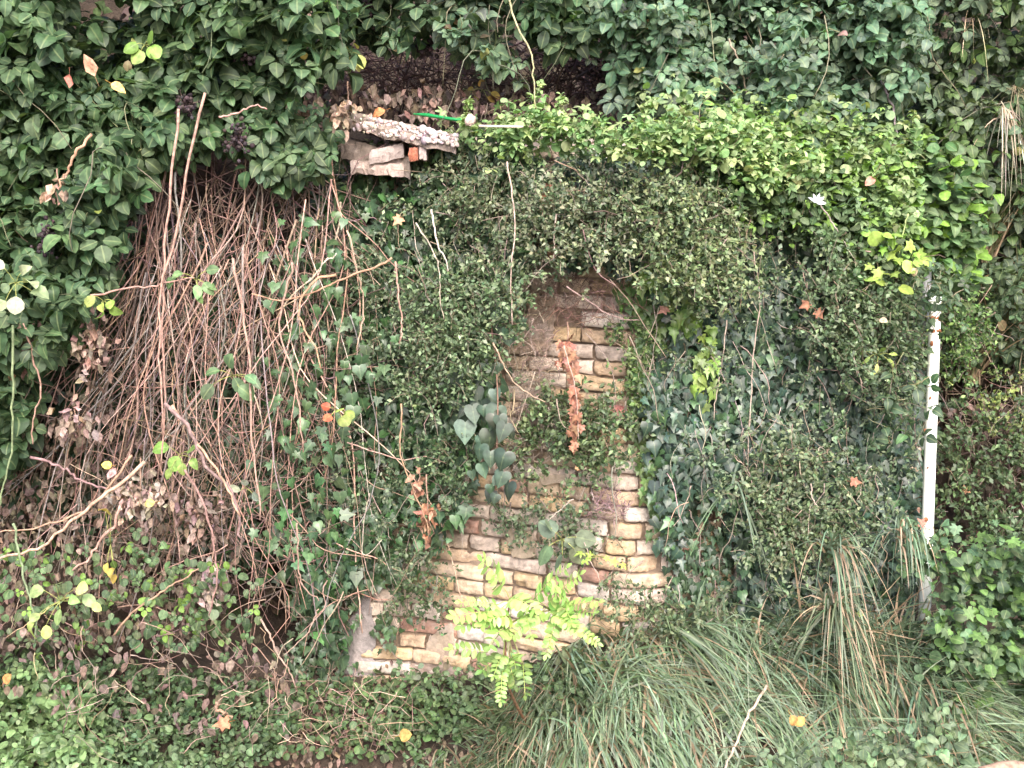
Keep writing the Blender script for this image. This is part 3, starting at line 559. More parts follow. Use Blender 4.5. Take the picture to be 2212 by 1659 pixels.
shrub('bright green shrub creeping up the bank right of the pole', [(2040, 640), (2130, 690), (2110, 800), (2060, 820), (2030, 720)], 1500, (.12, .22, .05), Y=.1)
shrub('yellow flowered weeds at the right edge of the bank', [(2120, 850), (2300, 830), (2330, 930), (2200, 950), (2120, 910)], 1100, (.19, .24, .06), Y=.15)
shrub('low tangled green weeds on the bank right of the pole', [(2040, 880), (2480, 900), (2480, 1260), (2200, 1230), (2060, 1180), (2030, 1000)], 6500, (.10, .16, .065), Y=.15, clump=.4, size=(.014, .026))
shrub('fine sprigs threading all through the ivy left of the bricks', [(640, 330), (1150, 330), (1130, 620), (1020, 1050), (900, 1300), (700, 1300), (600, 900)], 4800, (.15, .20, .11), holes=HH, off=.10, bulge=.12, clump=.62, cs=35., feather=30)
shrub('fine sprigs threading all through the dark ivy left of the pole', [(1150, 330), (1550, 330), (2000, 480), (2010, 1300), (1620, 1250), (1480, 900), (1500, 640), (1180, 520)], 7500, (.135, .19, .105), off=.09, bulge=.12, clump=.61, cs=35., feather=30)
# ground cover on the right
vine('big lobed fig like leaves on the slope right of the pole base', [(2060, 1180), (2480, 1180), (2480, 1560), (2120, 1560), (2020, 1440), (2040, 1330)], 2600, (.08, .14, .065), (.018, .044), feather=30, cs=60., Y=-.25, bulge=.3, tpl=[LOBED, ROUND, OVB], nrm=(0, -.7, .9), name='climbing_weed', cat='weed', clump=.34, alt=(.11, .2, .06), pa=.3)
vine('mint like green weeds at bottom right corner', [(1680, 1610), (1900, 1590), (2060, 1500), (2480, 1480), (2480, 1800), (1650, 1800)], 1000, (.13, .2, .10), (.022, .045), Y=groundHit, tpl=[OV, OVB, TRI], nrm=(0, -.4, 1), name='leafy_weed', cat='weed', bulge=.2)
# ------------------------------------------------------------------ low plants (uncountable)
m = M()
foliage(m, [(-260, 1470), (90, 1440), (200, 1510), (260, 1600), (230, 1800), (-260, 1800)], 3600, [ROUND, OV, OVB, TRI], (.016, .04), (.15, .24, .10), Y=groundHit, clump=.40, cs=45., off=0, bulge=.24, thick=.16, bs=60, nrm=(0, -.45, 1), tip=(0, -.8, .1), tj=.8, alt=(.18, .28, .12), pa=.3)
foliage(m, [(-260, 1400), (250, 1430), (560, 1470), (640, 1520), (600, 1620), (250, 1800), (200, 1500), (-260, 1480)], 3400, [ROUND, OV, TRI, NARROW], (.014, .034), (.095, .16, .07), Y=groundHit, off=0, bulge=.16, thick=.14, bs=70, nrm=(0, -.5, 1), tip=(0, -.8, .1), tj=.8, clump=.42, cs=50)
foliage(m, [(760, 1460), (1000, 1440), (1250, 1400), (1330, 1440), (1200, 1560), (800, 1600)], 1100, [ROUND, OV, TRI], (.016, .03), (.10, .16, .07), Y=groundHit, off=0, bulge=.08, thick=.06, bs=70, nrm=(0, -.5, 1), tip=(0, -.8, .1), tj=.8, clump=.4, cs=50)
foliage(m, [(520, 1480), (760, 1470), (1000, 1500), (1050, 1560), (900, 1640), (560, 1620)], 700, [ROUND, OV, TRI], (.018, .032), (.08, .14, .05), Y=groundHit, off=0, bulge=.1, thick=.1, bs=70, nrm=(0, -.5, 1), tip=(0, -.8, .1), tj=.8, clump=.42, cs=50)
tag(mk('ground_cover', m, GREEN), 'light green low leafy weeds carpeting the foot of the bank at bottom left', 'ground cover', kind='stuff')
m = M()
foliage(m, [(0, 1180), (300, 1150), (560, 1250), (560, 1420), (300, 1400), (-100, 1420), (-100, 1200)], 420, [OV, ROUND, TRI], (.02, .036), (.08, .14, .055), Y=-.1, bulge=.2, thick=.15, clump=.42, cs=50, alt=(.14, .24, .05), pa=.12)
tag(mk('weeds', m, GREEN), 'scattered small green weeds growing through dead leaves on the lower left bank', 'weeds', kind='stuff')
# withered leaves hanging in the left bank and under the bramble (uncountable litter)
m = M()
foliage(m, [(-60, 820), (300, 860), (480, 1000), (520, 1200), (470, 1360), (-60, 1400)], 2400, [CRINK, CRINK, OV], (.02, .044), (.19, .135, .105), off=.02, bulge=.16, thick=.16, tip=(0, -.2, -1), nrm=(0, -1, .3), nj=.9, clump=.42, cs=60)
foliage(m, [(690, 180), (1060, 190), (1300, 210), (1330, 280), (1000, 262), (740, 240)], 480, [CRINK, CRINK], (.03, .055), (.17, .115, .095), Y=.35, off=0, bulge=.2, thick=.3, tip=(0, -.2, -1), nj=.9)
foliage(m, [(600, 1480), (760, 1470), (900, 1560), (700, 1640), (560, 1600)], 260, [CRINK], (.02, .04), (.19, .12, .09), Y=groundHit, off=0, bulge=.02, thick=.05, nj=.9)
foliage(m, [(-200, 1440), (1100, 1440), (1300, 1659), (-200, 1659)], 1100, [CRINK, OV], (.018, .036), (.18, .12, .09), Y=groundHit, off=0, bulge=.02, thick=.03, nj=.9)
bk = rng.uniform(0, 1, (5200, 2)) * (5.2, 2.9) + (-2.6, -.2); PB = bankf(bk[:, 0], bk[:, 1]) + (0, -.02, 0) - np.array([0, 1, 0]) * rng.random((5200, 1)) * .05
leaves(m, [CRINK, OV, CRINK], PB, rng.uniform(.04, .085, 5200), np.array([0, -.2, -1]) + rng.normal(0, .6, (5200, 3)), np.array([0, -1, .3]) + rng.normal(0, .6, (5200, 3)), colours(5200, (.10, .07, .055), .35, (.05, .08, .03), .35))
foliage(m, [(-100, 1350), (650, 1380), (650, 1620), (-100, 1480)], 160, [CRINK, OV], (.025, .045), (.17, .12, .10), Y=-.2, off=0, thick=.3, nj=.9)
foliage(m, [(2040, 860), (2480, 860), (2480, 1080), (2100, 1050)], 380, [CRINK], (.03, .05), (.19, .13, .11), Y=.22, off=0, thick=.2, nj=.9)
tag(mk('leaf_litter', m, DEAD), 'brown withered leaves caught all over the bank and hollow', 'leaf litter', kind='stuff')

# ------------------------------------------------------------------ clusters of dead leaves
def clump(name, label, cat, cx, cy, rx, ry, n, Y, col, size, tpl=(CRINK,), mat=DEAD, group=None, alt=None, pa=0, thick=.05, stem=None, tip=(0, -.3, -1), nj=.9, tj=.5):
    x = cx + rng.normal(0, .45, n) * rx; y = cy + rng.normal(0, .45, n) * ry
    P = W(x, y, Y + rng.normal(0, thick, n) * .5); m = M()
    leaves(m, list(tpl), P, rng.uniform(size[0], size[1], n), np.array(tip) + rng.normal(0, tj, (n, 3)), np.array([0, -1, .3]) + rng.normal(0, nj, (n, 3)), colours(n, col, .25, alt, pa))
    base = P.mean(0)
    t = thing(name, tuple(base), label, cat, group); mk('foliage', m, mat, t)
    s = M(); q = spline([W(cx + rng.normal(0, 5), cy - ry * 1.5, Y + .04), W(cx, cy, Y), W(cx + rng.normal(0, 8), cy + ry * .8, Y + .01)], 9); tubes(s, wob(q, .006), .0028, .0015, (.25, .16, .12)); mk('stem', s, WOOD, t)
    return t
DG = 'bunches of withered leaves hanging on the bank'
for a in [('big shaggy bunch of dry brown leaves hanging left of the canes', 195, 740, 45, 75, 90, -.30, (.30, .2, .16)),
          ('narrow brown withered bunch near the left edge', 68, 740, 28, 50, 45, -.28, (.26, .17, .14)),
          ('thick pile of pale dead leaves where the canes meet', 300, 1070, 75, 55, 130, -.26, (.33, .24, .20)),
          ('loose dead leaves below the cane pile toward the right', 420, 1110, 60, 50, 70, -.2, (.27, .18, .15)),
          ('grey shrivelled bunch hanging over the dark lower gap', 455, 1250, 28, 50, 55, -.28, (.36, .28, .26)),
          ('dead leaves drooping in the middle of the left bank', 165, 905, 50, 45, 60, -.26, (.28, .19, .16)),
          ('curled brown leaves on a broken cane at upper left', 125, 410, 28, 30, 16, -.38, (.38, .22, .16)),
          ('pale dry leaves hanging at left end of the coping slab', 745, 240, 36, 45, 60, -.16, (.36, .25, .19)),
          ('dry leaves dangling above the left end of the wall', 660, 235, 60, 40, 60, -.10, (.28, .19, .15)),
          ('small brown bunch below the hollow near the yellow leaves', 930, 225, 40, 25, 35, .15, (.27, .19, .16)),
          ('withered rusty leaf bunch hanging left of the lower bricks', 925, 1110, 22, 55, 34, -.34, (.34, .16, .10)),
          ('rust coloured leaf wisp in the left ivy', 900, 1040, 16, 22, 12, -.32, (.4, .2, .12))]:
    clump('withered_leaves', a[0], 'dead leaves', a[1], a[2], a[3], a[4], a[5], a[6], a[7], (.025, .05), group=DG)
# brown ivy strand over the bricks
clump('withered_ivy', 'rust brown strand of dead ivy leaves hanging down the middle of the bricks', 'dead ivy', 1225, 760, 20, 45, 45, -.42, (.34, .16, .10), (.022, .04), (IVY,), thick=.03, nj=.5)
clump('withered_ivy', 'long thin lower tail of dead rusty ivy over the green tuft', 'dead ivy', 1242, 900, 10, 85, 60, -.47, (.34, .15, .09), (.02, .034), (IVY,), thick=.02, nj=.5)
clump('withered_ivy', 'brown dead ivy leaves in the pale shrub above the bricks', 'dead ivy', 1182, 440, 14, 50, 40, -.33, (.34, .15, .09), (.025, .04), (IVY,), thick=.03, nj=.5)
clump('withered_ivy', 'dead brown ivy hanging just above the exposed bricks', 'dead ivy', 1197, 540, 10, 28, 20, -.32, (.36, .17, .1), (.02, .035), (IVY,), thick=.03, nj=.5)
# dried berry clusters
def berries(label, cx, cy, rx, ry, n, Y, col=(.05, .035, .04)):
    m = M(); base = W(cx, cy, Y); t = thing('berry_cluster', tuple(base), label, 'berries', 'dried berry clusters in the brambles'); s = M()
    for i in range(n):
        p = W(cx + rng.normal(0, .45) * rx, cy + rng.normal(0, .45) * ry, Y + rng.normal(0, .02)); lump(m, p, rng.uniform(.004, .008), colours(1, col, .4)[0], 1, rough=.4)
        if i % 3 == 0: tubes(s, spline([base, p], 4), .0012, .0008, (.2, .13, .12), 3)
    mk('berries', m, DEAD, t); mk('stalks', s, WOOD, t)
for a in [('dark dried berries under the brambles at left', 400, 225, 22, 30, 60, -.26), ('dark berry cluster hanging above the canes', 515, 300, 26, 40, 80, -.24), ('black shrivelled berries low on the far left', 100, 515, 24, 40, 90, -.36),
          ('greyish berry cluster in the top left brambles', 545, 125, 35, 20, 50, -.22), ('black berries near the top beside the yellow leaves', 690, 75, 32, 38, 80, -.1), ('berry cluster inside the hollow at its left', 920, 105, 24, 20, 40, .12),
          ('dark berry cluster at the right end of the hollow', 1290, 175, 36, 45, 90, .2), ('brownish berry head in the upper right brambles', 1310, 145, 18, 15, 30, .02), ('dark berries hanging at top left of centre', 800, 20, 16, 35, 50, .02)]: berries(*a)
# coloured sprigs
def sprig(label, pts, Y, col, size, tpl=(OV,), cat='sprig', mat=GREEN, **k):
    m = M(); x = np.array([p[0] for p in pts], float); y = np.array([p[1] for p in pts], float); n = len(pts); base = W(x.mean(), y.mean() - 4, Y + .03)
    P = W(x, y, Y + rng.normal(0, .008, n)); ctr = P.mean(0); tip = nz(P - ctr) * .8 + np.array([0, -.4, -.4]) * k.get('drop', 1)
    cc = colours(n, col, .2, k.get('alt'), k.get('pa', 0)); t = thing('leaf_sprig', tuple(base), label, cat, k.get('group')); s = M()
    for i in range(n): m = M(); leaves(m, list(tpl), P[i:i + 1], np.array([size]) * rng.uniform(.7, 1.15), tip[i:i + 1] + rng.normal(0, .3, (1, 3)), np.array([[0, -1, .7]]) + rng.normal(0, .45, (1, 3)), cc[i:i + 1]); mk('leaf', m, mat, t)
    for p in P: tubes(s, spline([base, (base + p) / 2 + (0, -.004, .004), p], 5), .0012, .001, (.3, .32, .1), 4)
    mk('stem', s, WOOD, t)
sprig('pale yellow leaf sprig hanging by the hollow at top left', [(745, 100), (765, 95), (775, 118), (755, 128), (738, 132), (770, 135)], -.05, (.50, .52, .10), .042, (OVB,), alt=(.75, .72, .35), pa=.2)
sprig('small amber leaf sprig in the centre of the dark hollow', [(1025, 193), (1042, 188), (1060, 200), (1035, 205), (1052, 210)], .2, (.58, .38, .05), .038, drop=.3)
sprig('large pale variegated leaves at the far left edge', [(10, 580), (45, 590), (20, 615), (55, 610), (35, 640), (68, 628), (12, 650)], -.55, (.26, .33, .16), .05, (OVB,), alt=(.48, .5, .36), pa=.3)
sprig('lime leaf sprig below the variegated leaves', [(205, 640), (220, 655), (235, 660), (222, 670), (240, 648)], -.42, (.25, .36, .05), .045, (OVB,))
sprig('yellow green bramble sprig low among the canes', [(365, 965), (385, 985), (405, 975), (395, 1000), (370, 1010), (415, 990)], -.38, (.22, .34, .06), .05, (OVB,))
sprig('green bramble sprig in front of the upper canes', [(380, 600), (395, 590), (425, 615), (440, 610), (430, 630), (455, 620), (445, 585)], -.42, (.15, .25, .09), .045, (OVB,))
sprig('grey green bramble sprig on the canes at mid height', [(475, 800), (495, 795), (505, 815), (530, 810), (515, 835), (545, 820), (460, 830)], -.42, (.10, .18, .08), .055, (OVB,))
sprig('red tipped lime sprig between canes and ivy', [(712, 880), (730, 885), (715, 898), (738, 900), (745, 890)], -.34, (.26, .36, .06), .04, (ROUND,), alt=(.5, .12, .06), pa=.25)
sprig('pale blue green three leaf sprig at the foot of the canes', [(530, 1050), (545, 1065), (520, 1060)], -.40, (.30, .38, .28), .045)
sprig('pale green spray with eaten leaf edges low on the left bank', [(85, 1325), (100, 1350), (130, 1315), (75, 1340), (150, 1290), (180, 1285), (200, 1305), (165, 1270), (120, 1262), (95, 1275)], -.62, (.24, .36, .12), .05, (OVB,), alt=(.5, .6, .2), pa=.2)
sprig('yellow leaves below the broken cane on the left bank', [(232, 1215), (245, 1225), (250, 1240), (228, 1105), (240, 1112)], -.34, (.55, .40, .06), .035, (OV,))
sprig('lime young leaves at upper left under brambles', [(295, 95), (305, 110), (325, 100), (330, 115), (318, 90)], -.34, (.20, .34, .05), .045, (ROUND,))
sprig('small yellow pansy like leaves in the left brambles', [(630, 108), (645, 100), (655, 115)], -.2, (.6, .45, .05), .03, (ROUND,))
sprig('lime ivy tips trailing in the grass left of the pole', [(1770, 1385), (1785, 1370), (1760, 1380), (1835, 1345), (1850, 1330), (1800, 1355)], -.45, (.30, .45, .05), .035, (IVY,))
sprig('narrow lime leaved shoot in the olive shrub', [(1880, 770), (1900, 760), (1915, 775), (1895, 785), (1870, 760), (1920, 765)], -.42, (.32, .45, .08), .04, (NARROW,))
sprig('lime leaflets above the lower ochre bricks', [(1255, 1195), (1275, 1200), (1265, 1208), (1325, 1212), (1345, 1220), (1310, 1205)], -.5, (.35, .48, .06), .024, (STAR,))
sprig('dull round leaves on the bricks above the sapling', [(1200, 1150), (1220, 1170), (1185, 1180), (1245, 1160), (1215, 1200), (1240, 1185), (1190, 1140)], -.48, (.12, .18, .10), .06, (ROUND,))

plantL = []
m = M(); P1 = foliage(m, [(560, 480), (760, 420), (800, 700), (760, 1000), (640, 1250), (560, 1150), (600, 900)], 260, IV, (.032, .055), (.055, .115, .045), off=.28, thick=.12, bulge=.08, clump=.5, cs=50, feather=25)
s = M(); twigs(s, P1, 70, .16, .0016, (.2, .14, .1), down=.8); plant('ivy', 'sparse ivy sprays hanging in front of the right side of the canes', 'ivy', P1.mean(0) + (0, .1, -.3), m, IVYM, s, 'ivy climbing on the wall and bank')
m = M(); P1 = foliage(m, [(330, 230), (560, 200), (700, 230), (720, 330), (600, 380), (540, 300), (430, 280), (360, 340)], 330, BR, (.045, .08), (.06, .12, .05), off=.42, thick=.12, bulge=.05, clump=.4, cs=60, feather=18)
s = M(); twigs(s, P1, 20, .12, .0016, (.14, .14, .07)); plant('bramble_bush', 'ragged bramble fringe drooping over the top of the cane curtain', 'bramble', P1.mean(0) + (0, .1, -.2), m, GREEN, s, 'bramble bushes hanging over the bank')
# ================================================================== CANES
def cane(ctrl, Y, r, col, label, group=None, cat='cane', name='hanging_cane', wobble=.008, n=20, tap=.6, sides=6):
    c = np.array(ctrl, float); Yv = np.broadcast_to(np.asarray(Y, float), (len(c),)); P = W(c[:, 0], c[:, 1], Yv)
    p = wob(spline(P, n), wobble); p = p + rng.normal(0, r * .45, p.shape); col = np.asarray(col) * .85; r = r * .85; m = M(); tubes(m, p, r, r * tap, col, sides)
    o = mk(name, m, WOOD, loc=p[0]); return tag(o, label, cat, group)
CG = 'dry bramble canes hanging down the left bank'
PK = (.40, .24, .185)
sp_ = [([(385, 235), (352, 560), (352, 820), (346, 1010)], -.42, .0055, (.42, .26, .21), 'straight pinkish cane falling full height at left of the curtain'),
       ([(440, 205), (380, 480), (350, 640), (352, 940)], -.44, .0055, (.40, .25, .20), 'cane sweeping in from the right to join the straight pink cane'),
       ([(360, 868), (400, 910), (450, 1000), (495, 1060), (525, 1180)], -.44, .008, (.26, .18, .17), 'thick dark forked cane slanting down to the right'),
       ([(372, 880), (420, 950), (480, 1030), (522, 1110)], -.46, .006, (.45, .29, .2), 'orange brown fork lying beside the thick dark cane'),
       ([(310, 1000), (240, 1070), (160, 1130), (80, 1180), (-20, 1206)], -.50, .0075, (.52, .34, .25), 'thick pale cane arching out to the lower left edge'),
       ([(285, 985), (190, 1090), (100, 1130), (-10, 1160)], -.46, .0045, (.42, .26, .18), 'thin cane arching left above the thick pale cane'),
       ([(260, 1100), (215, 1180), (160, 1230)], -.50, .006, (.42, .26, .21), 'short stout cane end slanting down left below the pile'),
       ([(188, 292), (165, 345), (128, 405)], -.52, .006, (.52, .30, .2), 'short broken orange cane standing out at upper left'),
       ([(475, 250), (520, 240), (575, 230)], -.36, .004, (.52, .3, .26), 'short pink broken cane lying level above the curtain'),
       ([(500, 560), (520, 690), (545, 820), (548, 1000), (560, 1120)], -.42, .0055, (.38, .25, .20), 'long wavy cane down the middle of the curtain'),
       ([(625, 560), (600, 700), (640, 820), (660, 980)], -.42, .0045, (.38, .25, .20), 'thin curving cane near the right of the curtain'),
       ([(735, 590), (690, 600), (652, 640), (650, 700), (690, 790)], -.42, .005, (.45, .28, .18), 'orange looped cane bending left out of the ivy'),
       ([(860, 545), (780, 590), (700, 640), (600, 650), (540, 630)], -.42, .0045, (.40, .24, .16), 'long rusty cane crossing level from ivy to canes'),
       ([(190, 640), (300, 620), (420, 600)], -.42, .004, (.40, .24, .2), 'thin level cane crossing the upper left curtain'),
       ([(60, 700), (95, 820), (62, 900), (58, 960)], -.40, .0042, (.36, .22, .17), 'lone cane hanging at the far left among leaves'),
       ([(15, 700), (25, 900), (18, 1050), (0, 1140)], -.48, .005, (.20, .25, .13), 'green cane rising at the left border'),
       ([(35, 1120), (48, 1240), (75, 1400)], -.52, .005, (.22, .28, .16), 'pale green stem running down the lower left'),
       ([(70, 990), (150, 1020), (235, 1060)], -.36, .006, (.26, .16, .16), 'dark plum cane lying under the dead leaves'),
       ([(640, 1130), (650, 1250), (690, 1300)], -.36, .004, (.3, .2, .16), 'cane end hanging in the dark lower gap'),
       ([(400, 1020), (440, 1110), (470, 1240), (455, 1330)], -.42, .005, (.30, .18, .16), 'reddish cane below the dark fork'),
       ([(690, 1310), (650, 1390), (610, 1420)], -.30, .003, (.35, .25, .2), 'thin curved stem at the mouth of the dark gap'),
       ([(560, 1340), (610, 1420), (640, 1480)], -.38, .0045, (.36, .25, .2), 'short pale stick leaning at the wall foot'),
       ([(465, 1520), (500, 1555)], -.50, .007, (.40, .26, .18), 'short brown stick in the bottom left weeds'),
       ([(245, 1370), (330, 1290), (430, 1230)], -.44, .0045, (.34, .22, .15), 'diagonal brown cane over the lower left dead leaves'),
       ([(900, 480), (940, 560), (960, 690)], -.32, .003, (.5, .42, .34), 'white bleached twig among ivy left of centre'),
       ([(740, 500), (790, 640), (770, 760)], -.36, .004, (.42, .3, .22), 'tan stem hanging through the left ivy'),
       ([(855, 560), (860, 640), (870, 700), (862, 740)], -.38, .004, (.40, .25, .2), 'reddish stem ending above the ivy gap'),
       ([(860, 880), (870, 980), (905, 1080), (925, 1160)], -.38, .0035, (.34, .22, .14), 'stem running into the rusty leaf bunch')]
for s_ in sp_: cane(s_[0], s_[1], s_[2], s_[3], s_[4], CG)
GL = 'thin dry brown bramble cane hanging in the dense curtain on the left bank'
for i in range(200):
    x0 = rng.uniform(300, 740); y0 = rng.uniform(240, 620) + max(0, x0 - 560) * .5
    k = rng.random()
    ln = rng.uniform(420, 980); dr = rng.normal(-.10, .24) - (.25 if (x0 < 450 and k < .35) else 0)
    x1 = x0 + dr * ln * .6 + rng.normal(0, 20); x2 = x0 + dr * ln + rng.normal(0, 30)
    Yb = float(faceY(x0, y0 + ln * .5)); Yo = Yb - rng.uniform(.10, .38)
    bw = rng.normal(0, 34)
    cane([(x0, y0), (x0 * .7 + x1 * .3 + bw, y0 + ln * .27), (x1 + bw * .4, y0 + ln * .5), (x1 * .4 + x2 * .6 - bw * .9, y0 + ln * .78), (x2, min(y0 + ln, 1420))], [Yo, Yo - .02, Yo - .03, Yo, Yo + rng.uniform(-.05, .05)], (rng.uniform(.003, .0046) if rng.random() < .25 else rng.uniform(.0014, .003)), colours(1, PK if rng.random() < .75 else (.32, .26, .24), .3)[0], GL, CG, wobble=.034, n=22, sides=5)
GL2 = 'short stray dry cane crossing the curtain at an angle'
for i in range(99):
    x0 = rng.uniform(40, 820); y0 = rng.uniform(420, 1400); a = rng.uniform(-1.1, 1.1); ln = rng.uniform(80, 260)
    x2, y2 = x0 + math.cos(a) * ln * (1 if rng.random() < .5 else -1), y0 + math.sin(abs(a)) * ln
    Yo = float(faceY(x0, y0)) - rng.uniform(.1, .34)
    cane([(x0, y0), ((x0 + x2) / 2 + rng.normal(0, 14), (y0 + y2) / 2 + rng.normal(0, 14)), (x2, y2)], Yo, rng.uniform(.0015, .003), colours(1, PK, .3)[0], GL2, CG, wobble=.012, n=10, sides=5)
# stems over the ivy and from the top
VG = 'bare stems hanging over wall and ivy'
for c_, Y_, r_, col_, lb in [([(1103, -30), (1122, 60), (1142, 130), (1158, 235)], -.30, .004, (.45, .42, .24), 'long pale green bramble shoot dropping from the top edge to the wall top'),
    ([(1000, 30), (1040, 90), (1070, 140)], -.05, .004, (.42, .38, .36), 'grey stem of the spray reaching into the hollow'),
    ([(1900, 175), (1925, 230), (1942, 300)], -.12, .005, (.30, .24, .26), 'grey purple stem in the upper right brambles'),
    ([(1580, 85), (1595, 140), (1612, 205)], -.08, .004, (.3, .24, .18), 'brown stem in the top right brambles'),
    ([(1632, 545), (1640, 640), (1628, 740), (1622, 860), (1614, 1010)], -.46, .0028, (.46, .36, .30), 'long pale stem hanging down the dark ivy'),
    ([(1570, 690), (1563, 760), (1552, 830), (1542, 910)], -.46, .0026, (.42, .34, .28), 'shorter pale stem left of the long one on the ivy'),
    ([(1532, 425), (1533, 500)], -.46, .003, (.46, .35, .28), 'short straight stem in the pale shrub'),
    ([(1772, 440), (1790, 470), (1812, 505)], -.42, .003, (.4, .33, .3), 'grey twig on the dark ivy below the ledge'),
    ([(1310, 350), (1308, 400)], -.42, .003, (.5, .4, .34), 'short pale stub below the centre of the ledge'),
    ([(1095, 350), (1112, 480), (1104, 580), (1106, 700)], -.48, .003, (.5, .38, .32), 'pale stem hanging in front of the left shrub'),
    ([(932, 455), (945, 520), (968, 580)], -.40, .004, (.60, .52, .46), 'bleached white stem left of the grey shrub'),
    ([(1200, 465), (1196, 560)], -.46, .003, (.5, .4, .34), 'pale straight stem above the bricks'),
    ([(1345, 510), (1360, 560), (1362, 590)], -.50, .003, (.45, .34, .28), 'small stem hanging onto the upper bricks'),
    ([(1230, 615), (1280, 660), (1330, 690), (1380, 692)], -.44, .003, (.40, .28, .26), 'thin twig curving across the upper bricks'),
    ([(1065, 740), (1100, 810), (1125, 840), (1180, 870)], -.44, .0034, (.38, .28, .2), 'stem bending from the shrub over the brick edge'),
    ([(1110, 840), (1105, 900), (1120, 940)], -.42, .0028, (.3, .24, .15), 'thin looped stem at the left brick edge'),
    ([(1215, 740), (1245, 850), (1250, 950)], -.50, .0024, (.5, .36, .3), 'pale stem of the dead rusty ivy strand'),
    ([(1240, 1080), (1200, 1110), (1170, 1150)], -.46, .002, (.46, .4, .34), 'thin grey twig over the pale bricks'),
    ([(800, 1060), (780, 1200), (820, 1165)], -.3, .002, (.46, .38, .32), 'thin drooping twig with white seed at lower left ivy'),
    ([(1660, 1480), (1620, 1550), (1560, 1659), (1530, 1720)], [-.72, -.85, -.98, -1.02], .0055, (.55, .42, .33), 'pale dry stalk leaning in the bottom grass'),
    ([(1880, 1010), (1850, 1080)], -.42, .002, (.5, .42, .36), 'small pale twig in the lower right ivy'),
    ([(1750, 1050), (1768, 1110)], -.5, .003, (.5, .4, .34), 'short pale stalk in the loose shrub'),
    ([(2055, 1180), (1990, 1210), (1900, 1290)], -.42, .0025, (.5, .4, .25), 'straw coloured stalk slanting beside the pole base'),
    ([(690, 590), (700, 570), (730, 545)], -.44, .003, (.55, .48, .4), 'white twig crossing the canes at right'),
    ([(2070, 470), (2050, 560), (2040, 640)], -.1, .002, (.35, .3, .26), 'fine stem falling right of the pole'),
    ([(1960, 460), (1945, 530), (1930, 600)], -.38, .003, (.32, .40, .16), 'light green stem hanging beside the lime leaves')]:
    cane(c_, Y_, r_, col_, lb, VG, cat='stem', name='bare_stem', wobble=.004)
VL = 'fine brown twig threaded through the ivy and shrubs of the wall'
for i in range(150):
    x0 = rng.uniform(720, 1980); y0 = rng.uniform(380, 1200)
    if inpoly(np.array([x0]), np.array([y0]), [(1150, 600), (1400, 600), (1440, 1300), (900, 1450), (1100, 900)])[0] and rng.random() < .6: continue
    ln = rng.uniform(50, 190); dx = rng.normal(0, .35) * ln; Yo = float(faceY(x0, y0)) - rng.uniform(.12, .24)
    cane([(x0, y0), (x0 + dx * .6, y0 + ln * .5), (x0 + dx, y0 + ln)], Yo, rng.uniform(.0012, .0024), colours(1, (.38, .29, .23), .3)[0], VL, VG, cat='stem', name='bare_stem', wobble=.01, n=9, sides=4)
# tangles of dead twigs on and above the bricks
def tangle(label, poly, n, Y, col, L=.09, r=.0011, jit=1.):
    x, y = scatter(poly, n, 6); m = M()
    Yb = faceY(x, y) - .03 if Y is None else np.full(n, float(Y)); P = W(x, y, Yb - rng.random(n) * .06)
    for p in P:
        d = nz(rng.normal(0, jit, 3) * (1, .4, 1)); l = L * rng.uniform(.4, 1.3); tubes(m, wob(spline([p - d * l / 2, p + d * l / 2], 7), l * .08), r * rng.uniform(.7, 1.5), r * .5, colours(1, col, .3)[0], 4)
    tag(mk('twig_tangle', m, WOOD, loc=P.mean(0)), label, 'twigs')
tangle('reddish dead twig tangle above the exposed bricks', [(1180, 590), (1400, 610), (1400, 680), (1280, 700), (1160, 680)], 170, None, (.26, .15, .12))
tangle('grey brown hair like twigs on the left brick edge', [(1120, 660), (1200, 660), (1180, 860), (1110, 930)], 150, None, (.3, .22, .18))
tangle('purple brown knot of fine twigs on the lower bricks', [(1270, 1060), (1350, 1060), (1350, 1120), (1290, 1130)], 110, None, (.24, .15, .15), L=.06)
tangle('fine grey twigs webbing the brick below the heart leaves', [(1110, 890), (1180, 850), (1250, 900), (1200, 1000), (1090, 1010)], 130, None, (.34, .27, .22))
tangle('dark twig thicket inside the hollow under the brambles', [(640, 120), (1330, 110), (1360, 270), (1000, 260), (650, 240)], 420, .5, (.14, .08, .07), L=.35, r=.0025)
tangle('dark twig thicket behind the upper right brambles', [(1350, 100), (2100, 200), (2200, 420), (1700, 300), (1400, 260)], 220, .45, (.14, .09, .08), L=.3, r=.002)
tangle('brown stalk thicket on the bank right of the pole', [(2040, 700), (2480, 700), (2480, 1080), (2060, 1060)], 330, .3, (.24, .16, .12), L=.22, r=.002)
tangle('pale twig scraps on bricks at the right edge', [(1380, 770), (1450, 780), (1440, 800), (1385, 810)], 30, None, (.5, .4, .34), L=.06)
tangle('tan dead stems fallen at the foot of the dark gap', [(640, 1480), (900, 1500), (880, 1600), (600, 1620)], 60, -.55, (.34, .22, .16), L=.14)
tangle('fallen twigs among the lower left weeds', [(0, 1350), (620, 1330), (600, 1600), (200, 1620)], 70, -.5, (.26, .18, .13), L=.16, r=.0015)
tangle('grey brown stem mesh behind the curtain of canes', [(200, 350), (760, 350), (760, 1300), (250, 1300)], 420, .02, (.17, .11, .09), L=.4, r=.0022, jit=.7)

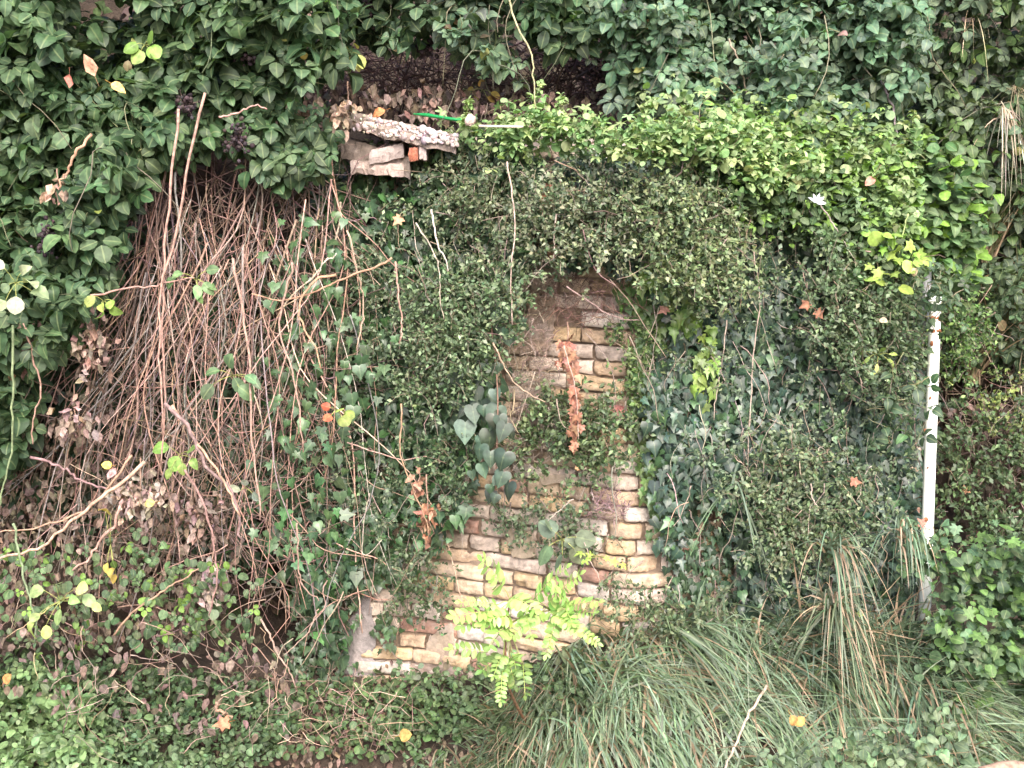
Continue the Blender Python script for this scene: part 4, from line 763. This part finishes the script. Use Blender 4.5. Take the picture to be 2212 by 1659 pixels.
# ================================================================== GRASS
def blades(m, root, L, wdt, d0, droop, col, seg=6):
    n = len(root); t = np.linspace(0, 1, seg + 1); d0 = nz(d0); side = nz(np.cross(d0, np.array([0, -1., .2]) + rng.normal(0, .4, (n, 3))))
    P = root[:, None] + L[:, None, None] * (t[None, :, None] * d0[:, None] + (t ** 2)[None, :, None] * droop[:, None])
    wd = (wdt[:, None] * (1 - t[None] ** 2.2) * .5 + .0003)[..., None]
    V = np.stack([P - side[:, None] * wd, P + side[:, None] * wd], 2).reshape(n, -1, 3); k = V.shape[1]
    f = []
    for i in range(seg): a = 2 * i; f += [[a, a + 1, a + 3], [a, a + 3, a + 2]]
    F = (np.array(f)[None] + (np.arange(n) * k)[:, None, None]).reshape(-1, 3)
    m.add(V.reshape(-1, 3), F, np.repeat(col, k, 0))
def grassfield(m, xr, yr, n, L, cols, lean, droop, alt, pa, wdt=(.0055, .0115), tufts=None, mask=None):
    nt_ = tufts or n // 45; tx = rng.uniform(*xr, nt_); ty = rng.uniform(*yr, nt_)
    if mask: k = mask(tx, ty); tx, ty = tx[k], ty[k]
    i = rng.integers(0, len(tx), n); x = tx[i] + rng.normal(0, .035, n); y = ty[i] + rng.normal(0, .035, n); tb = rng.normal(0, .34, (len(tx), 3))[i]
    root = np.stack([x, y, groundZ(x, y) - .01], 1); l = rng.uniform(L[0], L[1], n)
    blades(m, root, l, rng.uniform(*wdt, n), np.array([0, -.15, 1.]) + rng.normal(0, .28, (n, 3)) + tb, np.array(lean) * rng.uniform(.5, 1.2, (n, 1)) + tb + rng.normal(0, .12, (n, 3)) + np.array([0, 0, -droop]) * rng.uniform(.6, 1.3, (n, 1)), colours(n, cols, .2, alt, pa))
m = M(); TAN = (.36, .26, .18)
grassfield(m, (.12, 1.75), (-1.25, -.38), 11000, (.14, .31), (.22, .305, .19), (.38, -.5, 0), 1.15, TAN, .10)
grassfield(m, (-.25, .5), (-.75, -.36), 2600, (.10, .2), (.15, .21, .11), (.2, -.5, 0), 1.0, TAN, .25)
grassfield(m, (-.5, .15), (-1.1, -.4), 3200, (.12, .26), (.13, .19, .09), (.1, -.5, 0), 1.0, TAN, .25)
grassfield(m, (.7, 1.5), (-.55, -.42), 1800, (.22, .36), (.095, .15, .085), (.2, -.3, 0), .9, TAN, .2)
grassfield(m, (-.65, .2), (-1.35, -.7), 3600, (.14, .30), (.19, .27, .15), (.45, -.5, 0), 1.1, TAN, .2)
grassfield(m, (-1.3, -.4), (-1.15, -.75), 1200, (.12, .25), (.11, .17, .07), (.1, -.4, 0), .9, TAN, .35)
grassfield(m, (.9, 1.9), (-1.0, -.3), 1600, (.12, .28), (.18, .26, .14), (.2, -.3, 0), .8, TAN, .2)
grassfield(m, (1.6, 2.4), (-1.2, -.4), 1000, (.2, .35), (.11, .17, .09), (.2, -.3, 0), 1., TAN, .2)
grassfield(m, (-2.2, 2.4), (-1.9, -1.1), 6000, (.12, .22), (.10, .16, .07), (.1, -.3, 0), .9, TAN, .25)
tag(mk('grass', m, GRASSM), 'long blue green grass mixed with tan dry blades drooping from the slope under the wall', 'grass', kind='stuff')
m = M()
grassfield(m, (-1.0, -.1), (-1.15, -.8), 1500, (.12, .3), (.42, .30, .19), (.5, -.7, 0), 1.4, (.3, .2, .13), .3, wdt=(.002, .004))
tag(mk('dry_grass', m, GRASSM), 'flattened straw coloured dry grass along the bottom left of centre', 'dry grass', kind='stuff')
def tuft(label, px, py, Y, n, L, col, spreadv, droop, pa=.2, name='grass_tuft', wdt=(.004, .008)):
    m = M(); b = W(px, py, Y); root = b + rng.normal(0, .012, (n, 3)); d = np.array(spreadv[0]) + rng.normal(0, spreadv[1], (n, 3))
    blades(m, root, rng.uniform(L * .5, L, n), rng.uniform(*wdt, n), d, np.array([0, -.1, -droop]) * rng.uniform(.6, 1.3, (n, 1)), colours(n, col, .2, TAN, pa))
    tag(mk(name, m, GRASSM, loc=b), label, 'grass tuft')
tuft('arching blue green grass tuft on the lower ivy left of the pole', 1800, 1190, -.5, 60, .34, (.11, .17, .10), ((.2, -.4, .7), .35), 1.3)
tuft('grass tuft arching at the foot of the pole', 1950, 1160, -.48, 34, .28, (.11, .18, .11), ((-.1, -.3, 1), .35), 1.2)
tuft('two long grass leaves crossing the ivy at right of the bricks', 1600, 1040, -.5, 8, .26, (.14, .2, .13), ((-.2, -.2, -.2), .4), .8, 0)
tuft('spreading grass tuft with orange dead base in the right slope', 1800, 1320, -.52, 130, .34, (.12, .16, .09), ((.1, -.3, .9), .55), 1.2, .3)
tuft('pale dry grass tuft hanging at the top right', 2100, 48, .05, 14, .12, (.36, .33, .2), ((0, -.5, .1), .5), 1.6, .3, 'dry_grass_tuft', (.002, .004))
tuft('bleached drooping grass tuft at the right border', 2168, 240, .0, 26, .15, (.40, .33, .26), ((0, -.4, .0), .35), 1.7, .3, 'dry_grass_tuft', (.002, .005))
tuft('tan dry grass strands below the bleached tuft at the right edge', 2195, 200, .1, 26, .3, (.26, .24, .14), ((0, -.3, 0), .3), 1.6, .3, 'dry_grass_tuft', (.002, .004))
for i, (px, py, lb) in enumerate([(2100, 760, 'tall reed like dry grass clump just right of the pole'), (2160, 700, 'dry reed clump in the middle of the right bank'), (2215, 640, 'dry reed clump at the right border of the bank'), (2130, 500, 'olive grass blades in the shade above the reeds'), (2200, 380, 'dark olive grass blades at upper right border')]):
    tuft(lb, px, py + 60, .2, 90, .5, (.20, .19, .09), ((0, -.15, 1), .18), .35, .4, 'reed_clump', (.003, .006))

# ================================================================== LOCUST SAPLING
gy_ = float(groundHit(np.array([1140.]), np.array([1570.]))[0]); base = W(1140, 1570, gy_)
sp = thing('locust_sapling', tuple(base), 'lime green locust sapling lightened in colour as if flash lit with feathery leaves in front of the bricks', 'sapling')
def K(cx, cy, Y): return W(925 + .2347 * cx, 1168 + .2347 * cy, Y)
H1 = K(720, 780, -.84); H2 = K(1120, 640, -.86); H3 = K(760, 560, -.86)
m = M(); tubes(m, spline([base, K(730, 1300, -.85), H1, H3], 14), .005, .003, (.22, .12, .07), 7); tubes(m, spline([H1, K(900, 690, -.86), H2], 8), .0035, .002, (.3, .3, .1), 6); mk('stem', m, WOOD, sp)
LIME = (.27, .47, .08)  # leaf colour lightened in place of flash light on the fronds
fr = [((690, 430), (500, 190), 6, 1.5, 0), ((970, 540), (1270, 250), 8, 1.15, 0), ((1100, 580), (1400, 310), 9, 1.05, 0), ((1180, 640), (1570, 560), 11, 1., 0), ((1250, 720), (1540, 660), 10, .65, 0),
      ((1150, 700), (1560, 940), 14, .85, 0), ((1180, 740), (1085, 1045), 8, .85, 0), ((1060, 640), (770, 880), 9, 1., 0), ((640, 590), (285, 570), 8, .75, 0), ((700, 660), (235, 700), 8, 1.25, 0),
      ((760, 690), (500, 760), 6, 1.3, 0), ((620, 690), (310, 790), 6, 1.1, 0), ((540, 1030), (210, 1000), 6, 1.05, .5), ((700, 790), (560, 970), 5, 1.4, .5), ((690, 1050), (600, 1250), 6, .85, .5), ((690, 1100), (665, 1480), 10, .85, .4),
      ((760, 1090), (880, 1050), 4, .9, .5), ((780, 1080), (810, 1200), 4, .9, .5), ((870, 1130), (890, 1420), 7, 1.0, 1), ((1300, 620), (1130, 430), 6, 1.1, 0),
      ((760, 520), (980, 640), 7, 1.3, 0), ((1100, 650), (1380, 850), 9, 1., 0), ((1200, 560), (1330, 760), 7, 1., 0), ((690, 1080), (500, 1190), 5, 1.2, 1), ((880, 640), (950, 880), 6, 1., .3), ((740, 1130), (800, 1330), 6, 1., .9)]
for i, (a, b, nn, sc, dk) in enumerate(fr):
    nn = int(nn * 1.25)
    Ya = -.86 - rng.uniform(0, .04); Yb = -.90 - rng.uniform(.0, .12); A = K(a[0], a[1], Ya); B = K(b[0], b[1], Yb)
    mid = (A + B) / 2 + np.array([0, -.02, .014]); p = spline([A, mid, B], 12); m = M(); tubes(m, p, .0013, .0007, (.42, .50, .14), 4)
    hub = min((H1, H2, H3), key=lambda h: np.linalg.norm(h - A)); tubes(m, spline([hub, (hub + A) / 2 + (0, 0, .005), A], 6), .0016, .0013, (.34, .38, .12), 4)
    ln = np.linalg.norm(B - A); u = np.linspace(.06, .96, nn); ax = nz(B - A); nrm = nz(np.array([0, -.75, .75]) - ax * np.dot([0, -.75, .75], ax)); sd = np.cross(nrm, ax)
    q = np.stack([np.interp(u, np.linspace(0, 1, 12), p[:, k]) for k in range(3)], 1)
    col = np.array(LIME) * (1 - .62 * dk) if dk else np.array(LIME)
    for sgn in (-1, 1):
        tipv = ax[None] * rng.uniform(.3, .55, (nn, 1)) + sgn * sd + rng.normal(0, .08, (nn, 3)) + np.array([0, 0, -.1]); sz = .029 * sc * (1.05 - .35 * u) * rng.uniform(.9, 1.1, nn)
        leaves(m, [LFT], q, sz, tipv, nrm[None] + rng.normal(0, .42, (nn, 3)), colours(nn, col, .16))
    leaves(m, [LFT], B[None], np.array([.022 * sc]), ax[None], nrm[None], colours(1, col, .08))
    mk('compound_leaf', m, LIMEM, sp)

# ================================================================== SMALL THINGS
m = M(); bp = spline([W(893, 246, -.03), W(925, 249, -.06), W(962, 255, -.09), W(1005, 261, -.11)], 16)
wd = np.interp(np.linspace(0, 1, 16), [0, .3, .55, 1], [.002, .007, .005, .006])
V = []; 
for p, h in zip(bp, wd): V += [p + (0, 0, h), p + (0, -.006, 0), p + (0, 0, -h), p + (0, .012, 0)]
V = np.array(V); f = []
for i in range(15):
    for j in range(4): a, b = 4 * i + j, 4 * i + (j + 1) % 4; f += [[a, b, b + 4], [a, b + 4, a + 4]]
m.add(V, f, (.02, .30, .09)); tag(mk('plastic_strip', m, PLASTIC, loc=bp[0]), 'bright green plastic strip lying on the pebbly coping slab', 'plastic strip')
m = M(); rp = spline([W(1035, 272, -.40), W(1130, 274, -.42)], 8); tubes(m, rp, .0036, .003, (.68, .56, .50), 7); tag(mk('pale_stick', m, WOOD, loc=rp[0]), 'straight pale peeled stick lying level on the wall top', 'stick')
m = M(); c0 = W(1016, 259, -.3); lump(m, c0, .017, (.62, .45, .38), rough=.5, sq=(1, .6, 1.1)); tag(mk('pebble', m, CONC, loc=c0), 'pinkish pebble perched at the left of the wall top vine', 'stone')
def fleaf(label, px, py, Y, size, col, tpl=OV, name='fallen_leaf', nrm=(0, -1, .5), tip=None):
    m = M(); P = W([px], [py], [Y]); tp = np.array([tip or (rng.normal(0, 1), -.2, rng.normal(-.3, .5))]); leaves(m, [tpl], P, np.array([size]), tp, np.array([nrm]), colours(1, col, .05))
    s = nz(tp[0]); tubes(m, spline([P[0] - s * size * .45, P[0]], 4), .0008, .0008, np.array(col) * .6, 4)
    tag(mk(name, m, DEAD, loc=P[0]), label, 'leaf', 'single dead leaves caught on plants')
for a in [('orange fallen leaf standing on the coping slab', 832, 238, -.06, .045, (.45, .2, .07), OVB), ('left of two amber leaves in the bottom grass', 1708, 1545, -1.0, .034, (.50, .27, .05), OVB), ('right of two amber leaves in the bottom grass', 1738, 1550, -1.0, .034, (.52, .29, .06), OVB),
          ('orange lobed leaf in the lower left weeds', 492, 1560, -.7, .05, (.50, .17, .07), IVY), ('yellow leaf at the bottom centre grass', 862, 1590, -.95, .045, (.45, .25, .06), OV), ('small orange leaf at the far left edge', 8, 1475, -.85, .04, (.55, .22, .05), OV),
          ('orange leaf caught on a cane low on the left', 335, 1085, -.44, .035, (.58, .36, .1), OV), ('yellow leaf below the cane pile', 240, 1005, -.42, .03, (.66, .4, .06), ROUND), ('tan leaf stuck on the olive shrub', 1900, 690, -.46, .028, (.55, .40, .28), OV),
          ('brown curled leaf beside the lime shoot by the pole', 1972, 578, -.44, .028, (.5, .3, .2), OV), ('rusty leaf on the dark ivy at centre right', 1748, 655, -.42, .036, (.44, .2, .12), IVY), ('brown leaf under the rusty leaf on the ivy', 1765, 672, -.42, .034, (.36, .15, .1), IVY),
          ('orange brown leaf by the right brick edge', 1440, 665, -.44, .034, (.5, .24, .14), IVY), ('rust leaf low in the right ivy', 1840, 1040, -.46, .034, (.42, .17, .1), IVY), ('orange leaf on the weeds right of the pole', 2080, 1055, -.1, .035, (.6, .28, .14), IVY),
          ('orange leaf on top of the right ledge', 1610, 330, -.44, .03, (.6, .33, .12), OV), ('rust leaf on the right shoulder vine', 1890, 383, -.36, .04, (.5, .24, .14), OV), ('red brown leaf between bramble leaves at upper left', 150, 160, -.42, .045, (.40, .16, .1), CRINK),
          ('broad tan torn leaf in the upper left brambles', 205, 165, -.44, .07, (.48, .28, .16), CRINK), ('orange yellow leaf in the upper left brambles', 240, 180, -.44, .05, (.7, .42, .1), OV), ('orange round leaf at the top left of the hollow', 860, 92, .0, .03, (.5, .25, .14), ROUND),
          ('pale brown leaf hanging on the left ivy', 865, 470, -.3, .036, (.5, .25, .14), IVY), ('rusty leaf in the lower ivy beside pole foot', 1995, 1135, -.34, .034, (.5, .22, .14), IVY), ('amber leaf at bottom right edge', 2025, 1655, -1.0, .04, (.66, .4, .08), OV)]:
    fleaf(a[0], a[1], a[2], a[3], a[4], a[5], a[6])
# white flower on the ivy
m = M(); c0 = W(1763, 438, -.46); n = 5; an = np.array([-.9, -.35, .3, .9, 1.6])
leaves(m, [NARROW], np.repeat(c0[None], n, 0), np.full(n, .03), np.stack([np.sin(an), np.full(n, -.2), np.cos(an)], 1), np.tile([0, -1, .3], (n, 1)) + rng.normal(0, .2, (n, 3)), colours(n, (.72, .68, .76), .04))
tag(mk('white_flower', m, SMALL, loc=c0), 'small white papery flower on the dark ivy below the ledge', 'flower')
# log in the bottom right corner
lt = W(2110, 1652, -1.1); m = M(); lp = spline([W(2120, 1668, -1.12), W(2190, 1658, -1.08), W(2300, 1655, -1.0)], 20); tubes(m, wob(lp, .006), .016, .024, (.28, .19, .14), 14)
tag(mk('log', m, WOOD, loc=lt), 'pale brown bare log end lying in the bottom right corner', 'log')
